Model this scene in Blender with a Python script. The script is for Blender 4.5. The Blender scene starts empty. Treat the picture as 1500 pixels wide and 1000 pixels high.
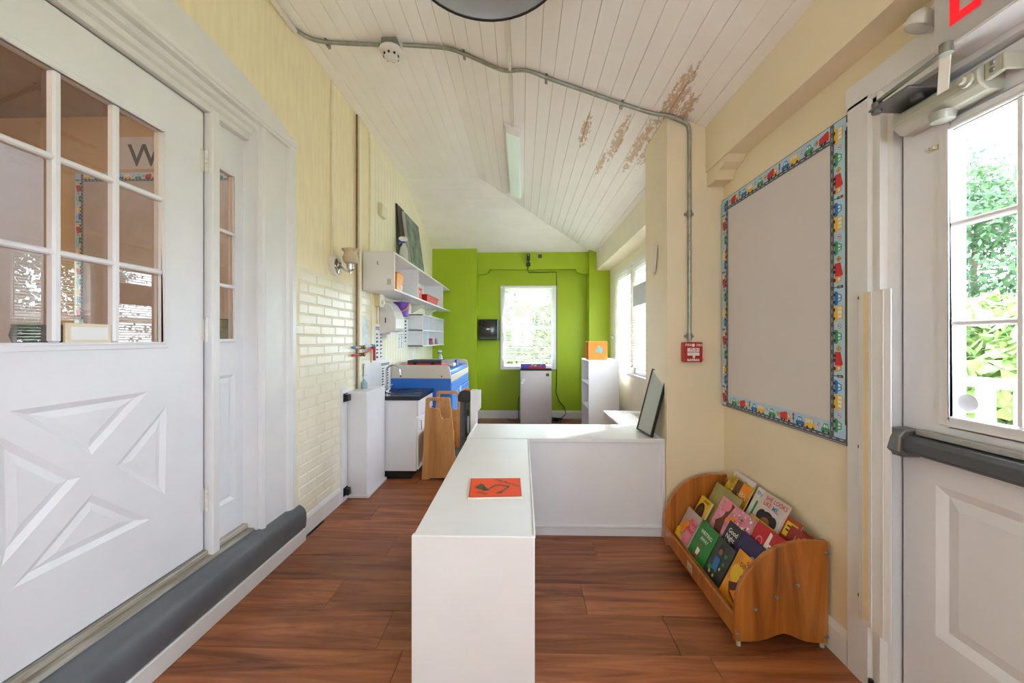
import bpy, bmesh, math, random
from mathutils import Vector, Matrix
from mathutils.geometry import tessellate_polygon
random.seed(7)
S = bpy.context.scene
COL = S.collection
V = Vector

# ------------------------------------------------------------------ camera, sky, exposure
F = 580.0; VX = 765.0; VY = 497.0; H = 1.25
YAW = math.atan((VX-750)/F); CA, SA = math.cos(YAW), math.sin(YAW)
cam = bpy.data.cameras.new('camera'); cam.sensor_width = 36; cam.lens = F/1500*36
cam.shift_y = -(500-VY)/1500; cam.clip_start = 0.02
co = bpy.data.objects.new('camera', cam); COL.objects.link(co)
co.location = (0, 0, H); co.rotation_euler = (math.pi/2, 0, YAW)
S.camera = co
S.view_settings.view_transform = 'Standard'; S.view_settings.look = 'None'
S.view_settings.gamma = 1; S.view_settings.use_curve_mapping = False
S.view_settings.exposure = 0.5
W = bpy.data.worlds.new('sky'); S.world = W; W.use_nodes = True
wn = W.node_tree; bg = wn.nodes['Background']
bg.inputs[0].default_value = (0.70, 0.85, 1.0, 1); bg.inputs[1].default_value = 15.0
S.cycles.max_bounces = 12; S.cycles.diffuse_bounces = 8; S.cycles.glossy_bounces = 4
S.cycles.transparent_max_bounces = 16; S.cycles.transmission_bounces = 6
S.cycles.sample_clamp_indirect = 8
S.cycles.caustics_reflective = False; S.cycles.caustics_refractive = False
def portal(name, loc, rot, sx, sy):
    l = bpy.data.lights.new(name, 'AREA'); l.shape = 'RECTANGLE'; l.size = sx; l.size_y = sy
    l.energy = 1; l.cycles.is_portal = True
    o = bpy.data.objects.new(name, l); o.location = loc; o.rotation_euler = rot; COL.objects.link(o)
R90 = math.pi/2
sun = bpy.data.lights.new('sun', 'SUN'); sun.energy = 26.0; sun.angle = math.radians(3); sun.color = (1, .97, .95)
so = bpy.data.objects.new('sun', sun); COL.objects.link(so); so.rotation_euler = V((-.62, -.40, -.68)).to_track_quat('-Z', 'Y').to_euler()
# portals only steer sky sampling through the openings; they give off nothing
portal('sky_portal_exit_door', (1.42, .96, 1.45), (0, R90, 0), .9, .56)
for yc in (5.26, 4.42, 3.58): portal('sky_portal_window', (1.60, yc, 1.5), (0, R90, 0), 1.3, .74)
portal('sky_portal_far_window', (.096, 6.55, 1.44), (-R90, 0, 0), .82, 1.3)
portal('sky_portal_fill_window', (1.40, -1.45, 1.52), (0, R90, 0), 1.15, .9)
portal('sky_portal_fill_window_end', (0, -2.8, 1.55), (R90, 0, 0), .9, 1.2)

# ------------------------------------------------------------------ pixel -> place helpers (1500 x 1000 frame)
def ray(u, v):
    x = (u-750)/F; return V((x*CA-SA, x*SA+CA, (VY-v)/F))
def PX(u, v, X): r = ray(u, v); return V((0, 0, H)) + r*(X/r.x)
def PY(u, v, Y): r = ray(u, v); return V((0, 0, H)) + r*(Y/r.y)
def PZ(u, v, Z): r = ray(u, v); return V((0, 0, H)) + r*((Z-H)/r.z)
XL = -1.395; XR = 1.255; XF = 1.335; YE = 6.28; YP = 6.06
CS = .345; CZ = 3.14; XK = -.5             # level strip along the left wall, then a slope down to the right
def zc(x): return CZ - CS*max(0, x-XK)
def PC(u, v, off=0):                       # onto that ceiling
    r = ray(u, v); p = V((0, 0, H)) + r*((CZ-H-off)/r.z)
    if p.x > XK: p = V((0, 0, H)) + r*((CZ+CS*XK-H-off)/(r.z+CS*r.x))
    return p
HK = .345; HZ = 2.645
def hz(y): return HZ + HK*(YP-y)
def yf(x): return min(YE+.02, YP-(zc(x)-HZ)/HK)      # where the end slope of the ceiling meets the rest
def xf(y): return XK + (CZ-hz(y))/CS

# ------------------------------------------------------------------ materials
def lin(c):
    f = lambda a: a/12.92 if a <= .04045 else ((a+.055)/1.055)**2.4
    return tuple(f(a/255.) for a in c[:3]) + (1,)
MATS = {}
def new(name):
    m = bpy.data.materials.new(name); m.use_nodes = True
    nt = m.node_tree; return m, nt, nt.nodes['Principled BSDF']
def M(name, c, rough=.5, metal=0, var=.06, scale=6, bump=0, bscale=60, coat=0, stretch=None, emit=0, trans=0):
    if name in MATS: return MATS[name]
    m, nt, b = new(name); L = nt.links.new
    b.inputs['Roughness'].default_value = rough; b.inputs['Metallic'].default_value = metal
    if coat: b.inputs['Coat Weight'].default_value = coat; b.inputs['Coat Roughness'].default_value = .1
    col = lin(c); b.inputs['Base Color'].default_value = col
    geo = nt.nodes.new('ShaderNodeNewGeometry'); mp = nt.nodes.new('ShaderNodeMapping')
    if stretch: mp.inputs['Scale'].default_value = stretch
    L(geo.outputs['Position'], mp.inputs[0])
    if var:
        n = nt.nodes.new('ShaderNodeTexNoise'); n.inputs['Scale'].default_value = scale; n.inputs['Detail'].default_value = 5
        L(mp.outputs[0], n.inputs['Vector'])
        r = nt.nodes.new('ShaderNodeValToRGB')
        r.color_ramp.elements[0].position = .3; r.color_ramp.elements[1].position = .7
        r.color_ramp.elements[0].color = tuple(x*(1-var) for x in col[:3])+(1,)
        r.color_ramp.elements[1].color = tuple(min(1, x*(1+var)) for x in col[:3])+(1,)
        L(n.outputs[0], r.inputs[0]); L(r.outputs[0], b.inputs['Base Color'])
    if bump:
        n2 = nt.nodes.new('ShaderNodeTexNoise'); n2.inputs['Scale'].default_value = bscale; n2.inputs['Detail'].default_value = 4
        bp = nt.nodes.new('ShaderNodeBump'); bp.inputs['Strength'].default_value = bump; bp.inputs['Distance'].default_value = .004
        L(mp.outputs[0], n2.inputs['Vector']); L(n2.outputs[0], bp.inputs['Height']); L(bp.outputs[0], b.inputs['Normal'])
    if emit:
        b.inputs['Emission Color'].default_value = col; b.inputs['Emission Strength'].default_value = emit
    if trans:
        tr = nt.nodes.new('ShaderNodeBsdfTranslucent'); tr.inputs[0].default_value = col
        mx = nt.nodes.new('ShaderNodeMixShader'); mx.inputs[0].default_value = trans
        L(b.outputs[0], mx.inputs[1]); L(tr.outputs[0], mx.inputs[2]); L(mx.outputs[0], nt.nodes['Material Output'].inputs[0])
    MATS[name] = m; return m
def glass(name, ior=1.5, tint=(1, 1, 1)):
    m = bpy.data.materials.new(name); m.use_nodes = True; nt = m.node_tree; nt.nodes.clear(); L = nt.links.new
    o = nt.nodes.new('ShaderNodeOutputMaterial'); t = nt.nodes.new('ShaderNodeBsdfTransparent'); t.inputs[0].default_value = tint+(1,)
    g = nt.nodes.new('ShaderNodeBsdfGlossy'); g.inputs['Roughness'].default_value = .01
    fr = nt.nodes.new('ShaderNodeFresnel'); fr.inputs[0].default_value = ior
    ge = nt.nodes.new('ShaderNodeNewGeometry'); mr = nt.nodes.new('ShaderNodeMapRange'); mr.inputs[3].default_value = ior; mr.inputs[4].default_value = 1/ior
    L(ge.outputs['Backfacing'], mr.inputs[0]); L(mr.outputs[0], fr.inputs[0])      # same reflection from either side
    mx = nt.nodes.new('ShaderNodeMixShader'); L(fr.outputs[0], mx.inputs[0]); L(t.outputs[0], mx.inputs[1]); L(g.outputs[0], mx.inputs[2])
    L(mx.outputs[0], o.inputs[0]); return m
def wood(name, cols, along=0, scale=1., rough=.4, perobj=.25, bump=.1, coat=0):
    m, nt, b = new(name); L = nt.links.new
    geo = nt.nodes.new('ShaderNodeNewGeometry'); oi = nt.nodes.new('ShaderNodeObjectInfo')
    add = nt.nodes.new('ShaderNodeVectorMath'); add.operation = 'ADD'
    cmb = nt.nodes.new('ShaderNodeCombineXYZ'); mul = nt.nodes.new('ShaderNodeMath'); mul.operation = 'MULTIPLY'; mul.inputs[1].default_value = 37.
    L(oi.outputs['Random'], mul.inputs[0])
    for i in range(3): L(mul.outputs[0], cmb.inputs[i])
    L(geo.outputs['Position'], add.inputs[0]); L(cmb.outputs[0], add.inputs[1])
    mp = nt.nodes.new('ShaderNodeMapping'); s = [15*scale]*3; s[along] = 1.3*scale; mp.inputs['Scale'].default_value = s
    L(add.outputs[0], mp.inputs[0])
    n = nt.nodes.new('ShaderNodeTexNoise'); n.inputs['Scale'].default_value = 1.; n.inputs['Detail'].default_value = 8; n.inputs['Distortion'].default_value = 1.2
    n.inputs['Roughness'].default_value = .65
    L(mp.outputs[0], n.inputs['Vector'])
    r = nt.nodes.new('ShaderNodeValToRGB'); cr = r.color_ramp
    cr.elements[0].position = .28; cr.elements[0].color = lin(cols[0]); cr.elements[1].position = .74; cr.elements[1].color = lin(cols[-1])
    for i, c in enumerate(cols[1:-1]):
        e = cr.elements.new(.28+.46*(i+1)/(len(cols)-1)); e.color = lin(c)
    L(n.outputs[0], r.inputs[0])
    hv = nt.nodes.new('ShaderNodeHueSaturation'); mr = nt.nodes.new('ShaderNodeMapRange')
    mr.inputs[3].default_value = 1-perobj; mr.inputs[4].default_value = 1+perobj
    L(oi.outputs['Random'], mr.inputs[0]); L(mr.outputs[0], hv.inputs['Value']); L(r.outputs[0], hv.inputs['Color'])
    L(hv.outputs[0], b.inputs['Base Color']); b.inputs['Roughness'].default_value = rough
    if coat: b.inputs['Coat Weight'].default_value = coat; b.inputs['Coat Roughness'].default_value = .15
    if bump:
        bp = nt.nodes.new('ShaderNodeBump'); bp.inputs['Strength'].default_value = bump; bp.inputs['Distance'].default_value = .002
        L(n.outputs[0], bp.inputs['Height']); L(bp.outputs[0], b.inputs['Normal'])
    MATS[name] = m; return m
def patchy(name, c, c2, spots, thr=.5, nscale=25, stretch=(1, 1, 1), rough=.6, crack=None, var=.05):
    """paint c with patches of c2 (worn paint) where noise is high near the spots (centre, radii)"""
    m, nt, b = new(name); L = nt.links.new; N = nt.nodes.new
    geo = N('ShaderNodeNewGeometry'); mp = N('ShaderNodeMapping'); mp.inputs['Scale'].default_value = stretch
    L(geo.outputs['Position'], mp.inputs[0])
    n = N('ShaderNodeTexNoise'); n.inputs['Scale'].default_value = nscale; n.inputs['Detail'].default_value = 6; n.inputs['Roughness'].default_value = .7
    L(mp.outputs[0], n.inputs['Vector'])
    acc = None
    for ctr, rad in spots:
        sb = N('ShaderNodeVectorMath'); sb.operation = 'SUBTRACT'; sb.inputs[1].default_value = ctr; L(geo.outputs['Position'], sb.inputs[0])
        dv = N('ShaderNodeVectorMath'); dv.operation = 'DIVIDE'; dv.inputs[1].default_value = rad; L(sb.outputs[0], dv.inputs[0])
        ln = N('ShaderNodeVectorMath'); ln.operation = 'LENGTH'; L(dv.outputs[0], ln.inputs[0])
        mr = N('ShaderNodeMapRange'); mr.inputs[1].default_value = 0; mr.inputs[2].default_value = 1; mr.inputs[3].default_value = 1; mr.inputs[4].default_value = 0
        L(ln.outputs['Value'], mr.inputs[0])
        if acc is None: acc = mr.outputs[0]
        else:
            mx = N('ShaderNodeMath'); mx.operation = 'MAXIMUM'; L(acc, mx.inputs[0]); L(mr.outputs[0], mx.inputs[1]); acc = mx.outputs[0]
    ad = N('ShaderNodeMath'); ad.operation = 'MULTIPLY'
    pw = N('ShaderNodeMath'); pw.operation = 'POWER'; pw.inputs[1].default_value = .45; L(acc, pw.inputs[0])
    L(pw.outputs[0], ad.inputs[0]); L(n.outputs[0], ad.inputs[1])
    st = N('ShaderNodeMapRange'); st.inputs[1].default_value = thr; st.inputs[2].default_value = thr+.05; L(ad.outputs[0], st.inputs[0])
    n3 = N('ShaderNodeTexNoise'); n3.inputs['Scale'].default_value = 5; L(geo.outputs['Position'], n3.inputs['Vector'])
    base = N('ShaderNodeMix'); base.data_type = 'RGBA'; cl = lin(c)
    base.inputs['A'].default_value = tuple(x*(1-var) for x in cl[:3])+(1,); base.inputs['B'].default_value = tuple(min(1, x*(1+var)) for x in cl[:3])+(1,)
    L(n3.outputs[0], base.inputs['Factor'])
    mix = N('ShaderNodeMix'); mix.data_type = 'RGBA'; mix.inputs['B'].default_value = lin(c2)
    L(st.outputs[0], mix.inputs['Factor']); L(base.outputs['Result'], mix.inputs['A']); L(mix.outputs['Result'], b.inputs['Base Color'])
    b.inputs['Roughness'].default_value = rough
    bp = N('ShaderNodeBump'); bp.inputs['Strength'].default_value = .35; bp.inputs['Distance'].default_value = .003; bp.invert = True
    L(st.outputs[0], bp.inputs['Height']); L(bp.outputs[0], b.inputs['Normal'])
    MATS[name] = m; return m

WHITE = M('white_paint', (232, 232, 238), .38, var=.02, bump=.06)
WHITE2 = M('white_laminate', (230, 230, 234), .45, var=.02, bump=.05, bscale=120)
TRIMW = M('white_trim', (226, 225, 226), .35, var=.03, bump=.08, bscale=40)
CREAM = M('cream_plaster', (238, 230, 206), .55, var=.04, scale=3, bump=.1, bscale=30)
CRACK = M('cream_streaked', (240, 227, 192), .55, var=.05, scale=5, bump=.5, bscale=9, stretch=(6, 6, 1))
TAN = M('tan_plaster', (234, 220, 190), .55, var=.03, scale=3, bump=.1, bscale=30)
BRICKM = M('painted_brick', (240, 234, 216), .3, var=.03, bump=.35, bscale=45)
MORTAR = M('painted_mortar', (234, 227, 206), .6, var=.05, bump=.3)
BEAD = M('cream_board', (240, 233, 208), .45, var=.03, bump=.1)
GREEN = M('lime_green_paint', (160, 186, 8), .5, var=.03, scale=3, bump=.08, bscale=40)
STEP = M('dark_grey_paint', (96, 100, 106), .4, var=.12, scale=8, bump=.25, bscale=25)
SILLW = wood('weathered_sill', [(120, 108, 92), (168, 160, 148), (205, 200, 192)], along=1, scale=2, rough=.7)
BLACK = M('black_plastic', (22, 22, 24), .35, var=.1)
DARK = M('dark_gap', (40, 34, 28), .8, var=.2)
GREYM = M('galvanised_steel', (150, 152, 146), .38, .85, var=.12, scale=30)
CHROME = M('chrome', (205, 205, 208), .12, 1, var=.03)
RED = M('red_enamel', (176, 22, 28), .35, var=.05)
GLASS = glass('window_glass', 1.5)
GLASSD = glass('door_glass', 2.1, (.9, .88, .84))

# ------------------------------------------------------------------ mesh building
class MB:
    def __init__(s): s.v = []; s.f = []; s.m = []
    def add(s, vs, fs, m=0):
        k = len(s.v); s.v += [V(p) for p in vs]
        for f in fs: s.f.append([k+i for i in f]); s.m.append(m)
        return s
    def box(s, x0, x1, y0, y1, z0, z1, m=0):
        p = [(x, y, z) for x in (x0, x1) for y in (y0, y1) for z in (z0, z1)]
        return s.add(p, [(0, 1, 3, 2), (4, 6, 7, 5), (0, 4, 5, 1), (2, 3, 7, 6), (0, 2, 6, 4), (1, 5, 7, 3)], m)
    def prism(s, poly, ax, a0, a1, m=0):
        mk = {'x': lambda p, a: (a, p[0], p[1]), 'y': lambda p, a: (p[0], a, p[1]), 'z': lambda p, a: (p[0], p[1], a)}[ax]
        n = len(poly); vs = [mk(p, a0) for p in poly]+[mk(p, a1) for p in poly]
        tri = tessellate_polygon([[V((p[0], p[1], 0)) for p in poly]])
        fs = [t for t in tri]+[tuple(i+n for i in t) for t in tri]+[(i, (i+1) % n, n+(i+1) % n, n+i) for i in range(n)]
        return s.add(vs, fs, m)
    def plate(s, outer, holes, pt, t, m=0):
        """flat plate with holes; pt(a,b,h) maps plan to space"""
        loops = [outer]+list(holes); flat = [p for l in loops for p in l]
        tri = tessellate_polygon([[V((p[0], p[1], 0)) for p in l] for l in loops]); n = len(flat)
        vs = [pt(p[0], p[1], 0) for p in flat]+[pt(p[0], p[1], t) for p in flat]
        fs = list(tri)+[tuple(i+n for i in q) for q in tri]; k = 0
        for l in loops:
            c = len(l); fs += [(k+i, k+(i+1) % c, n+k+(i+1) % c, n+k+i) for i in range(c)]; k += c
        return s.add(vs, fs, m)
    def quad(s, a, b, c, d, m=0): return s.add([a, b, c, d], [(0, 1, 2, 3)], m)
    def ngon(s, pts, m=0):
        return s.add(pts, [tuple(range(len(pts)))], m)
    def tube(s, pts, r, n=8, m=0, cap=True, rs=None):
        pts = [V(p) for p in pts]; rings = []
        up = None; k = len(pts)
        for i, p in enumerate(pts):
            d = (pts[min(i+1, k-1)]-pts[max(i-1, 0)]).normalized()
            if up is None: up = V((0, 0, 1)) if abs(d.z) < .9 else V((1, 0, 0))
            a = d.cross(up).normalized(); up = a.cross(d).normalized()
            rr = rs[i] if rs else r
            rings.append([p+(a*math.cos(2*math.pi*j/n)+up*math.sin(2*math.pi*j/n))*rr for j in range(n)])
        vs = [q for rg in rings for q in rg]; fs = []
        for i in range(k-1):
            for j in range(n):
                fs.append((i*n+j, i*n+(j+1) % n, (i+1)*n+(j+1) % n, (i+1)*n+j))
        if cap: fs += [tuple(range(n)), tuple((k-1)*n+j for j in range(n))]
        return s.add(vs, fs, m)
    def cyl(s, a, b, r, n=16, m=0, r2=None): return s.tube([a, b], r, n, m, rs=[r, r if r2 is None else r2])
    def lathe(s, prof, c, ax=(0, 0, 1), n=24, m=0, sx=1, wob=None, cap=True):
        ax = V(ax).normalized(); u = ax.orthogonal().normalized(); w = ax.cross(u); c = V(c)
        vs = []; fs = []; k = len(prof)
        for i, (r, h) in enumerate(prof):
            for j in range(n):
                t = 2*math.pi*j/n; rr = r*(1+(wob(i, t) if wob else 0))
                vs.append(c+ax*h+u*rr*math.cos(t)*sx+w*rr*math.sin(t))
        for i in range(k-1):
            for j in range(n): fs.append((i*n+j, i*n+(j+1) % n, (i+1)*n+(j+1) % n, (i+1)*n+j))
        closed = prof[0] == prof[-1] or not cap
        if prof[0][0] > 1e-5 and not closed: fs.append(tuple(range(n)))
        if prof[-1][0] > 1e-5 and not closed: fs.append(tuple((k-1)*n+j for j in range(n)))
        return s.add(vs, fs, m)
    def text(s, txt, fr, a, b, size, m=0, h=.0007, bold=False, sy=1., ang=0):
        for vs, fs in [text2d(txt)]:
            ca, sa = math.cos(ang), math.sin(ang)
            s.add([fr(a+(x*ca-y*sy*sa)*size, b+(x*sa+y*sy*ca)*size, h) for x, y in vs], fs, m)
        return s
    def poly(s, fr, pts, m=0, h=.0005): return s.ngon([fr(a, b, h) for a, b in pts], m)
    def rect(s, fr, a0, a1, b0, b1, m=0, h=.0005): return s.poly(fr, [(a0, b0), (a1, b0), (a1, b1), (a0, b1)], m, h)
    def disc(s, fr, a, b, r, m=0, h=.0005, n=14, ry=None):
        ry = r if ry is None else ry
        return s.poly(fr, [(a+r*math.cos(2*math.pi*i/n), b+ry*math.sin(2*math.pi*i/n)) for i in range(n)], m, h)
TXT = {}
def text2d(t, off=.012):
    if t in TXT: return TXT[t]
    c = bpy.data.curves.new('t', 'FONT'); c.body = t; c.resolution_u = 3; c.offset = off
    o = bpy.data.objects.new('t', c); COL.objects.link(o); bpy.context.view_layer.update()
    me = o.evaluated_get(bpy.context.evaluated_depsgraph_get()).to_mesh()
    r = ([(v.co.x, v.co.y) for v in me.vertices], [tuple(p.vertices) for p in me.polygons])
    o.evaluated_get(bpy.context.evaluated_depsgraph_get()).to_mesh_clear()
    bpy.data.objects.remove(o); bpy.data.curves.remove(c); TXT[t] = r; return r
def frame(o, u, v):
    o, u, v = V(o), V(u).normalized(), V(v).normalized(); n = u.cross(v)
    return lambda a, b, h=0: o+u*a+v*b+n*h
ORG = {}
def tag(o, label=None, cat=None, group=None, kind=None):
    if label: o['label'] = label
    if cat: o['category'] = cat
    if group: o['group'] = group
    if kind: o['kind'] = kind
    return o
def mesh(mb, mats, org, bev=0, smooth=False, seg=1, ang=.6):
    me = bpy.data.meshes.new('m'); me.from_pydata([v-org for v in mb.v], [], mb.f)
    mats = mats if isinstance(mats, (list, tuple)) else [mats]
    for m in mats: me.materials.append(m)
    me.polygons.foreach_set('material_index', mb.m)
    bm = bmesh.new(); bm.from_mesh(me)
    bmesh.ops.remove_doubles(bm, verts=bm.verts, dist=1e-6)
    bmesh.ops.recalc_face_normals(bm, faces=bm.faces)
    if bev:
        es = [e for e in bm.edges if len(e.link_faces) == 2 and e.calc_face_angle(0) > .5]
        bmesh.ops.bevel(bm, geom=es, offset=bev, segments=seg, affect='EDGES', profile=.5, clamp_overlap=True)
    if smooth:
        for f in bm.faces: f.smooth = True
        for e in bm.edges:
            if len(e.link_faces) == 2 and e.calc_face_angle(0) > ang: e.smooth = False
    bm.to_mesh(me); bm.free(); return me
def mk(name, mb, mats, parent=None, bev=0, smooth=False, seg=1, label=None, cat=None, group=None, kind=None, org=None, ang=.6):
    if org is None:
        if parent is not None: org = ORG[parent.name]
        elif kind == 'structure': org = V((0, 0, 0))
        else:
            lo = [min(v[i] for v in mb.v) for i in range(3)]; hi = [max(v[i] for v in mb.v) for i in range(3)]
            org = V(((lo[0]+hi[0])/2, (lo[1]+hi[1])/2, lo[2]))
    me = mesh(mb, mats, V(org), bev, smooth, seg, ang); me.name = name
    o = bpy.data.objects.new(name, me); COL.objects.link(o)
    if parent is not None: o.parent = parent
    else: o.location = org
    ORG[o.name] = V(org); return tag(o, label, cat, group, kind)
def put(name, me, loc, parent, rot=None):           # another piece sharing mesh data; loc in world
    o = bpy.data.objects.new(name, me); COL.objects.link(o); o.parent = parent; o.location = V(loc)-ORG[parent.name]
    if rot: o.rotation_euler = rot
    ORG[o.name] = V(loc); return o
def thing(name, loc, label, cat, group=None):
    o = bpy.data.objects.new(name, None); COL.objects.link(o); o.location = loc; o.empty_display_size = .05
    ORG[o.name] = V(loc); return tag(o, label, cat, group)
def B(*a, m=0): return MB().box(*a, m=m)

# ================================================================== THE ROOM
# ---- floor: wide planks laid across the room
FLW = wood('floor_laminate', [(78, 40, 22), (132, 74, 40), (162, 98, 58), (188, 124, 82)], along=0, scale=1., rough=.38, perobj=.22, bump=.08)
floor = mk('floor', B(-1.6, 1.6, -2.8, 6.4, -.06, -.012), DARK, kind='structure')
pw = .2275; y = 6.36; row = 0
while y > -2.8:
    off = [0.28, .93, -.1, .62, .05, .77, .4][row % 7]; x = -1.45-off*.9
    while x < 1.45:
        a, b = max(x, -1.45), min(x+1.22, 1.45)
        if b-a > .05: mk('plank', B(a+.0008, b-.0008, y-pw+.0008, y-.0008, -.012, 0), FLW, floor, bev=.0012)
        x += 1.22
    y -= pw; row += 1

# ---- left wall with arched door recess
def arch(y): return 2.607-.155*(abs(y-1.5)/.9)**2.4
YA0, YA1 = .60, 2.40
wl = MB(); TH = XL-.30
def wtop(y): return min(zc(XL), hz(y))+.02
wl.prism([(-2.8, 0), (YA0, 0), (YA0, 3.16), (-2.8, 3.16)], 'x', TH, XL, 0)
wl.prism([(YA0, 0), (YA1, 0), (YA1, .2), (YA0, .2)], 'x', TH, XL-.02, 0)
pts = [(YA0+(YA1-YA0)*i/24,) for i in range(25)]
low = [(p[0], arch(p[0])) for p in pts]
wl.prism(low+[(YA1, 3.16), (YA0, 3.16)], 'x', TH, XL, 0)
yfold = yf(XL)
wl.prism([(YA1, 0), (6.4, 0), (6.4, wtop(6.4)), (yfold, 3.16), (YA1, 3.16)], 'x', TH, XL, 0)
wall_left = mk('wall_left', wl, CRACK, kind='structure')
# painted bricks beyond the door
bm_ = MB(); 
bl, bh, jt = .203, .0575, .0105
full = mesh(B(-.006, .0035, -bl/2, bl/2, -bh/2, bh/2), BRICKM, V((0, 0, 0)), bev=.004)
half = mesh(B(-.006, .0035, -.046, .046, -bh/2, bh/2), BRICKM, V((0, 0, 0)), bev=.004)
mk('mortar_bed', B(XL-.004, XL+.0005, 2.43, 3.60, .1, 1.705), MORTAR, wall_left)
for r in range(23):
    z = .155+r*(bh+jt)
    if z+bh/2 > 1.70: break
    y = 2.436 + (0 if r % 2 == 0 else -.107)
    if r % 6 == 5: y -= .05
    while y < 3.60:
        if y < 2.43: put('brick', half, (XL, y+bl-.046, z), wall_left); y += bl+jt; continue
        if y+bl > 3.60: break
        put('brick', full, (XL+random.uniform(-.0012, .0012), y+bl/2, z+random.uniform(-.001, .001)), wall_left); y += bl+jt
# vertical boards from the brick to the green wall
y = 3.605; bw = .086
while y < YP:
    e = min(y+bw, YP+.2)
    zt0, zt1 = min(wtop(y), 3.16)-.02, min(wtop(e), 3.16)-.02
    m_ = MB().prism([(y+.002, .0), (e-.002, .0), (e-.002, zt1), (y+.002, zt0)], 'x', XL-.01, XL+.012)
    mk('wall_board', m_, BEAD, wall_left, bev=.003)
    y = e
# battens and pipe casings on the upper wall
mk('batten', B(XL, XL+.028, 3.30, 3.345, .80, 3.13), BEAD, wall_left, bev=.004)
mk('batten', B(XL, XL+.022, 3.565, 3.60, 1.95, 3.13), BEAD, wall_left, bev=.004)
# baseboard
prof = lambda z: z
bb = MB().prism([(XL, 0), (XL+.016, 0), (XL+.016, .10), (XL+.010, .118), (XL+.004, .125), (XL, .125)], 'y', 2.44, 2.985)
mk('baseboard_left', bb, TRIMW, kind='structure')

# ---- ceiling: painted boards on two slopes
PK = patchy('ceiling_paint', (245, 241, 237), (206, 178, 152),
            [(tuple(PC(u, v)), (rx, ry, .3)) for u, v, rx, ry in ((857, 192, .06, .42), (905, 205, .06, .6), (935, 215, .06, .75), (988, 148, .08, .55), (960, 205, .08, .7), (992, 178, .08, .5), (880, 240, .04, .45))], thr=.355, nscale=26, stretch=(2.2, .7, 1), var=.03)
CEILP = M('ceiling_white', (246, 243, 239), .6, var=.03, scale=4, bump=.12, bscale=20)
cb = MB().quad((XK, -2.8, CZ+.03), (1.75, -2.8, zc(1.75)+.03), (1.75, 6.5, zc(1.75)+.03), (XK, 6.5, CZ+.03))
cb.quad((-1.7, -2.8, CZ+.03), (XK, -2.8, CZ+.03), (XK, 6.5, CZ+.03), (-1.7, 6.5, CZ+.03))
cb.quad((-1.7, 4.0, hz(4.0)+.03), (1.75, 4.0, hz(4.0)+.03), (1.75, 6.5, hz(6.5)+.03), (-1.7, 6.5, hz(6.5)+.03))
ceiling = mk('ceiling', cb, M('ceiling_groove', (150, 136, 120), .8), kind='structure')
x = XL; bw = .0885
k = 0
while x < 1.33:
    a, b = x+.0009, min(x+bw, XF)-.0009
    dz = random.uniform(-.002, .002)
    ya, yb = yf(a), yf(b)
    P0 = [(a, -2.8), (b, -2.8), (b, yb), (a, ya)]
    m_ = MB(); vs = [(p[0], p[1], zc(p[0])+dz) for p in P0]+[(p[0], p[1], zc(p[0])+.014) for p in P0]
    m_.add(vs, [(0, 1, 2, 3), (4, 5, 6, 7), (0, 1, 5, 4), (1, 2, 6, 5), (2, 3, 7, 6), (3, 0, 4, 7)])
    mk('ceiling_board', m_, PK, ceiling, bev=.0016); x += bw; k += 1
y = YE+.02
while y > yfold+.02:
    e = max(y-bw, yfold)
    a, b = e+.0006, y-.0006
    m_ = MB(); P0 = [(XL, a), (min(xf(a), 1.3), a), (min(xf(b), 1.3), b), (XL, b)]
    dz = random.uniform(-.001, .001)
    vs = [(p[0], p[1], hz(p[1])+dz) for p in P0]+[(p[0], p[1], hz(p[1])+.014) for p in P0]
    m_.add(vs, [(0, 1, 2, 3), (4, 5, 6, 7), (0, 1, 5, 4), (1, 2, 6, 5), (2, 3, 7, 6), (3, 0, 4, 7)])
    mk('ceiling_board', m_, CEILP, ceiling, bev=.001); y = e

# ---- right wall: near part with exit door, pillar, far part with windows
DY0, DY1, DZ1 = .50, 1.375, 2.03
XO = 1.46
wr = MB(); A = lambda *a: wr.prism(a[2], 'x', a[0], a[1])
ptx = lambda a, b, h: (XR+h, a, b)
rear = [[(-1.9, .95), (-1.0, .95), (-1.0, 2.1), (-1.9, 2.1)]]  # unseen side window behind the camera, added for fill light
wr.plate([(-2.8, 0), (DY0-.05, 0), (DY0-.05, DZ1+.05), (DY1+.05, DZ1+.05), (DY1+.05, 0), (2.51, 0), (2.51, 2.7), (-2.8, 2.7)], rear, ptx, .09)
mk('wall_right', wr, TAN, kind='structure')
mk('wall_pillar', B(.905, XO, 2.50, 2.93, 0, zc(.905)-.001), TAN, kind='structure')
WY = [(4.92, 5.60), (4.08, 4.76), (3.24, 3.92)]; WZ = (.84, 2.10)
wf = MB(); wf.plate([(2.93, 0), (6.4, 0), (6.4, 2.7), (2.93, 2.7)], [[(a, WZ[0]), (b, WZ[0]), (b, WZ[1]), (a, WZ[1])] for a, b in WY], lambda a, b, h: (XF+h, a, b), .22)
mk('wall_right_far', wf, CREAM, kind='structure')
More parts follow.
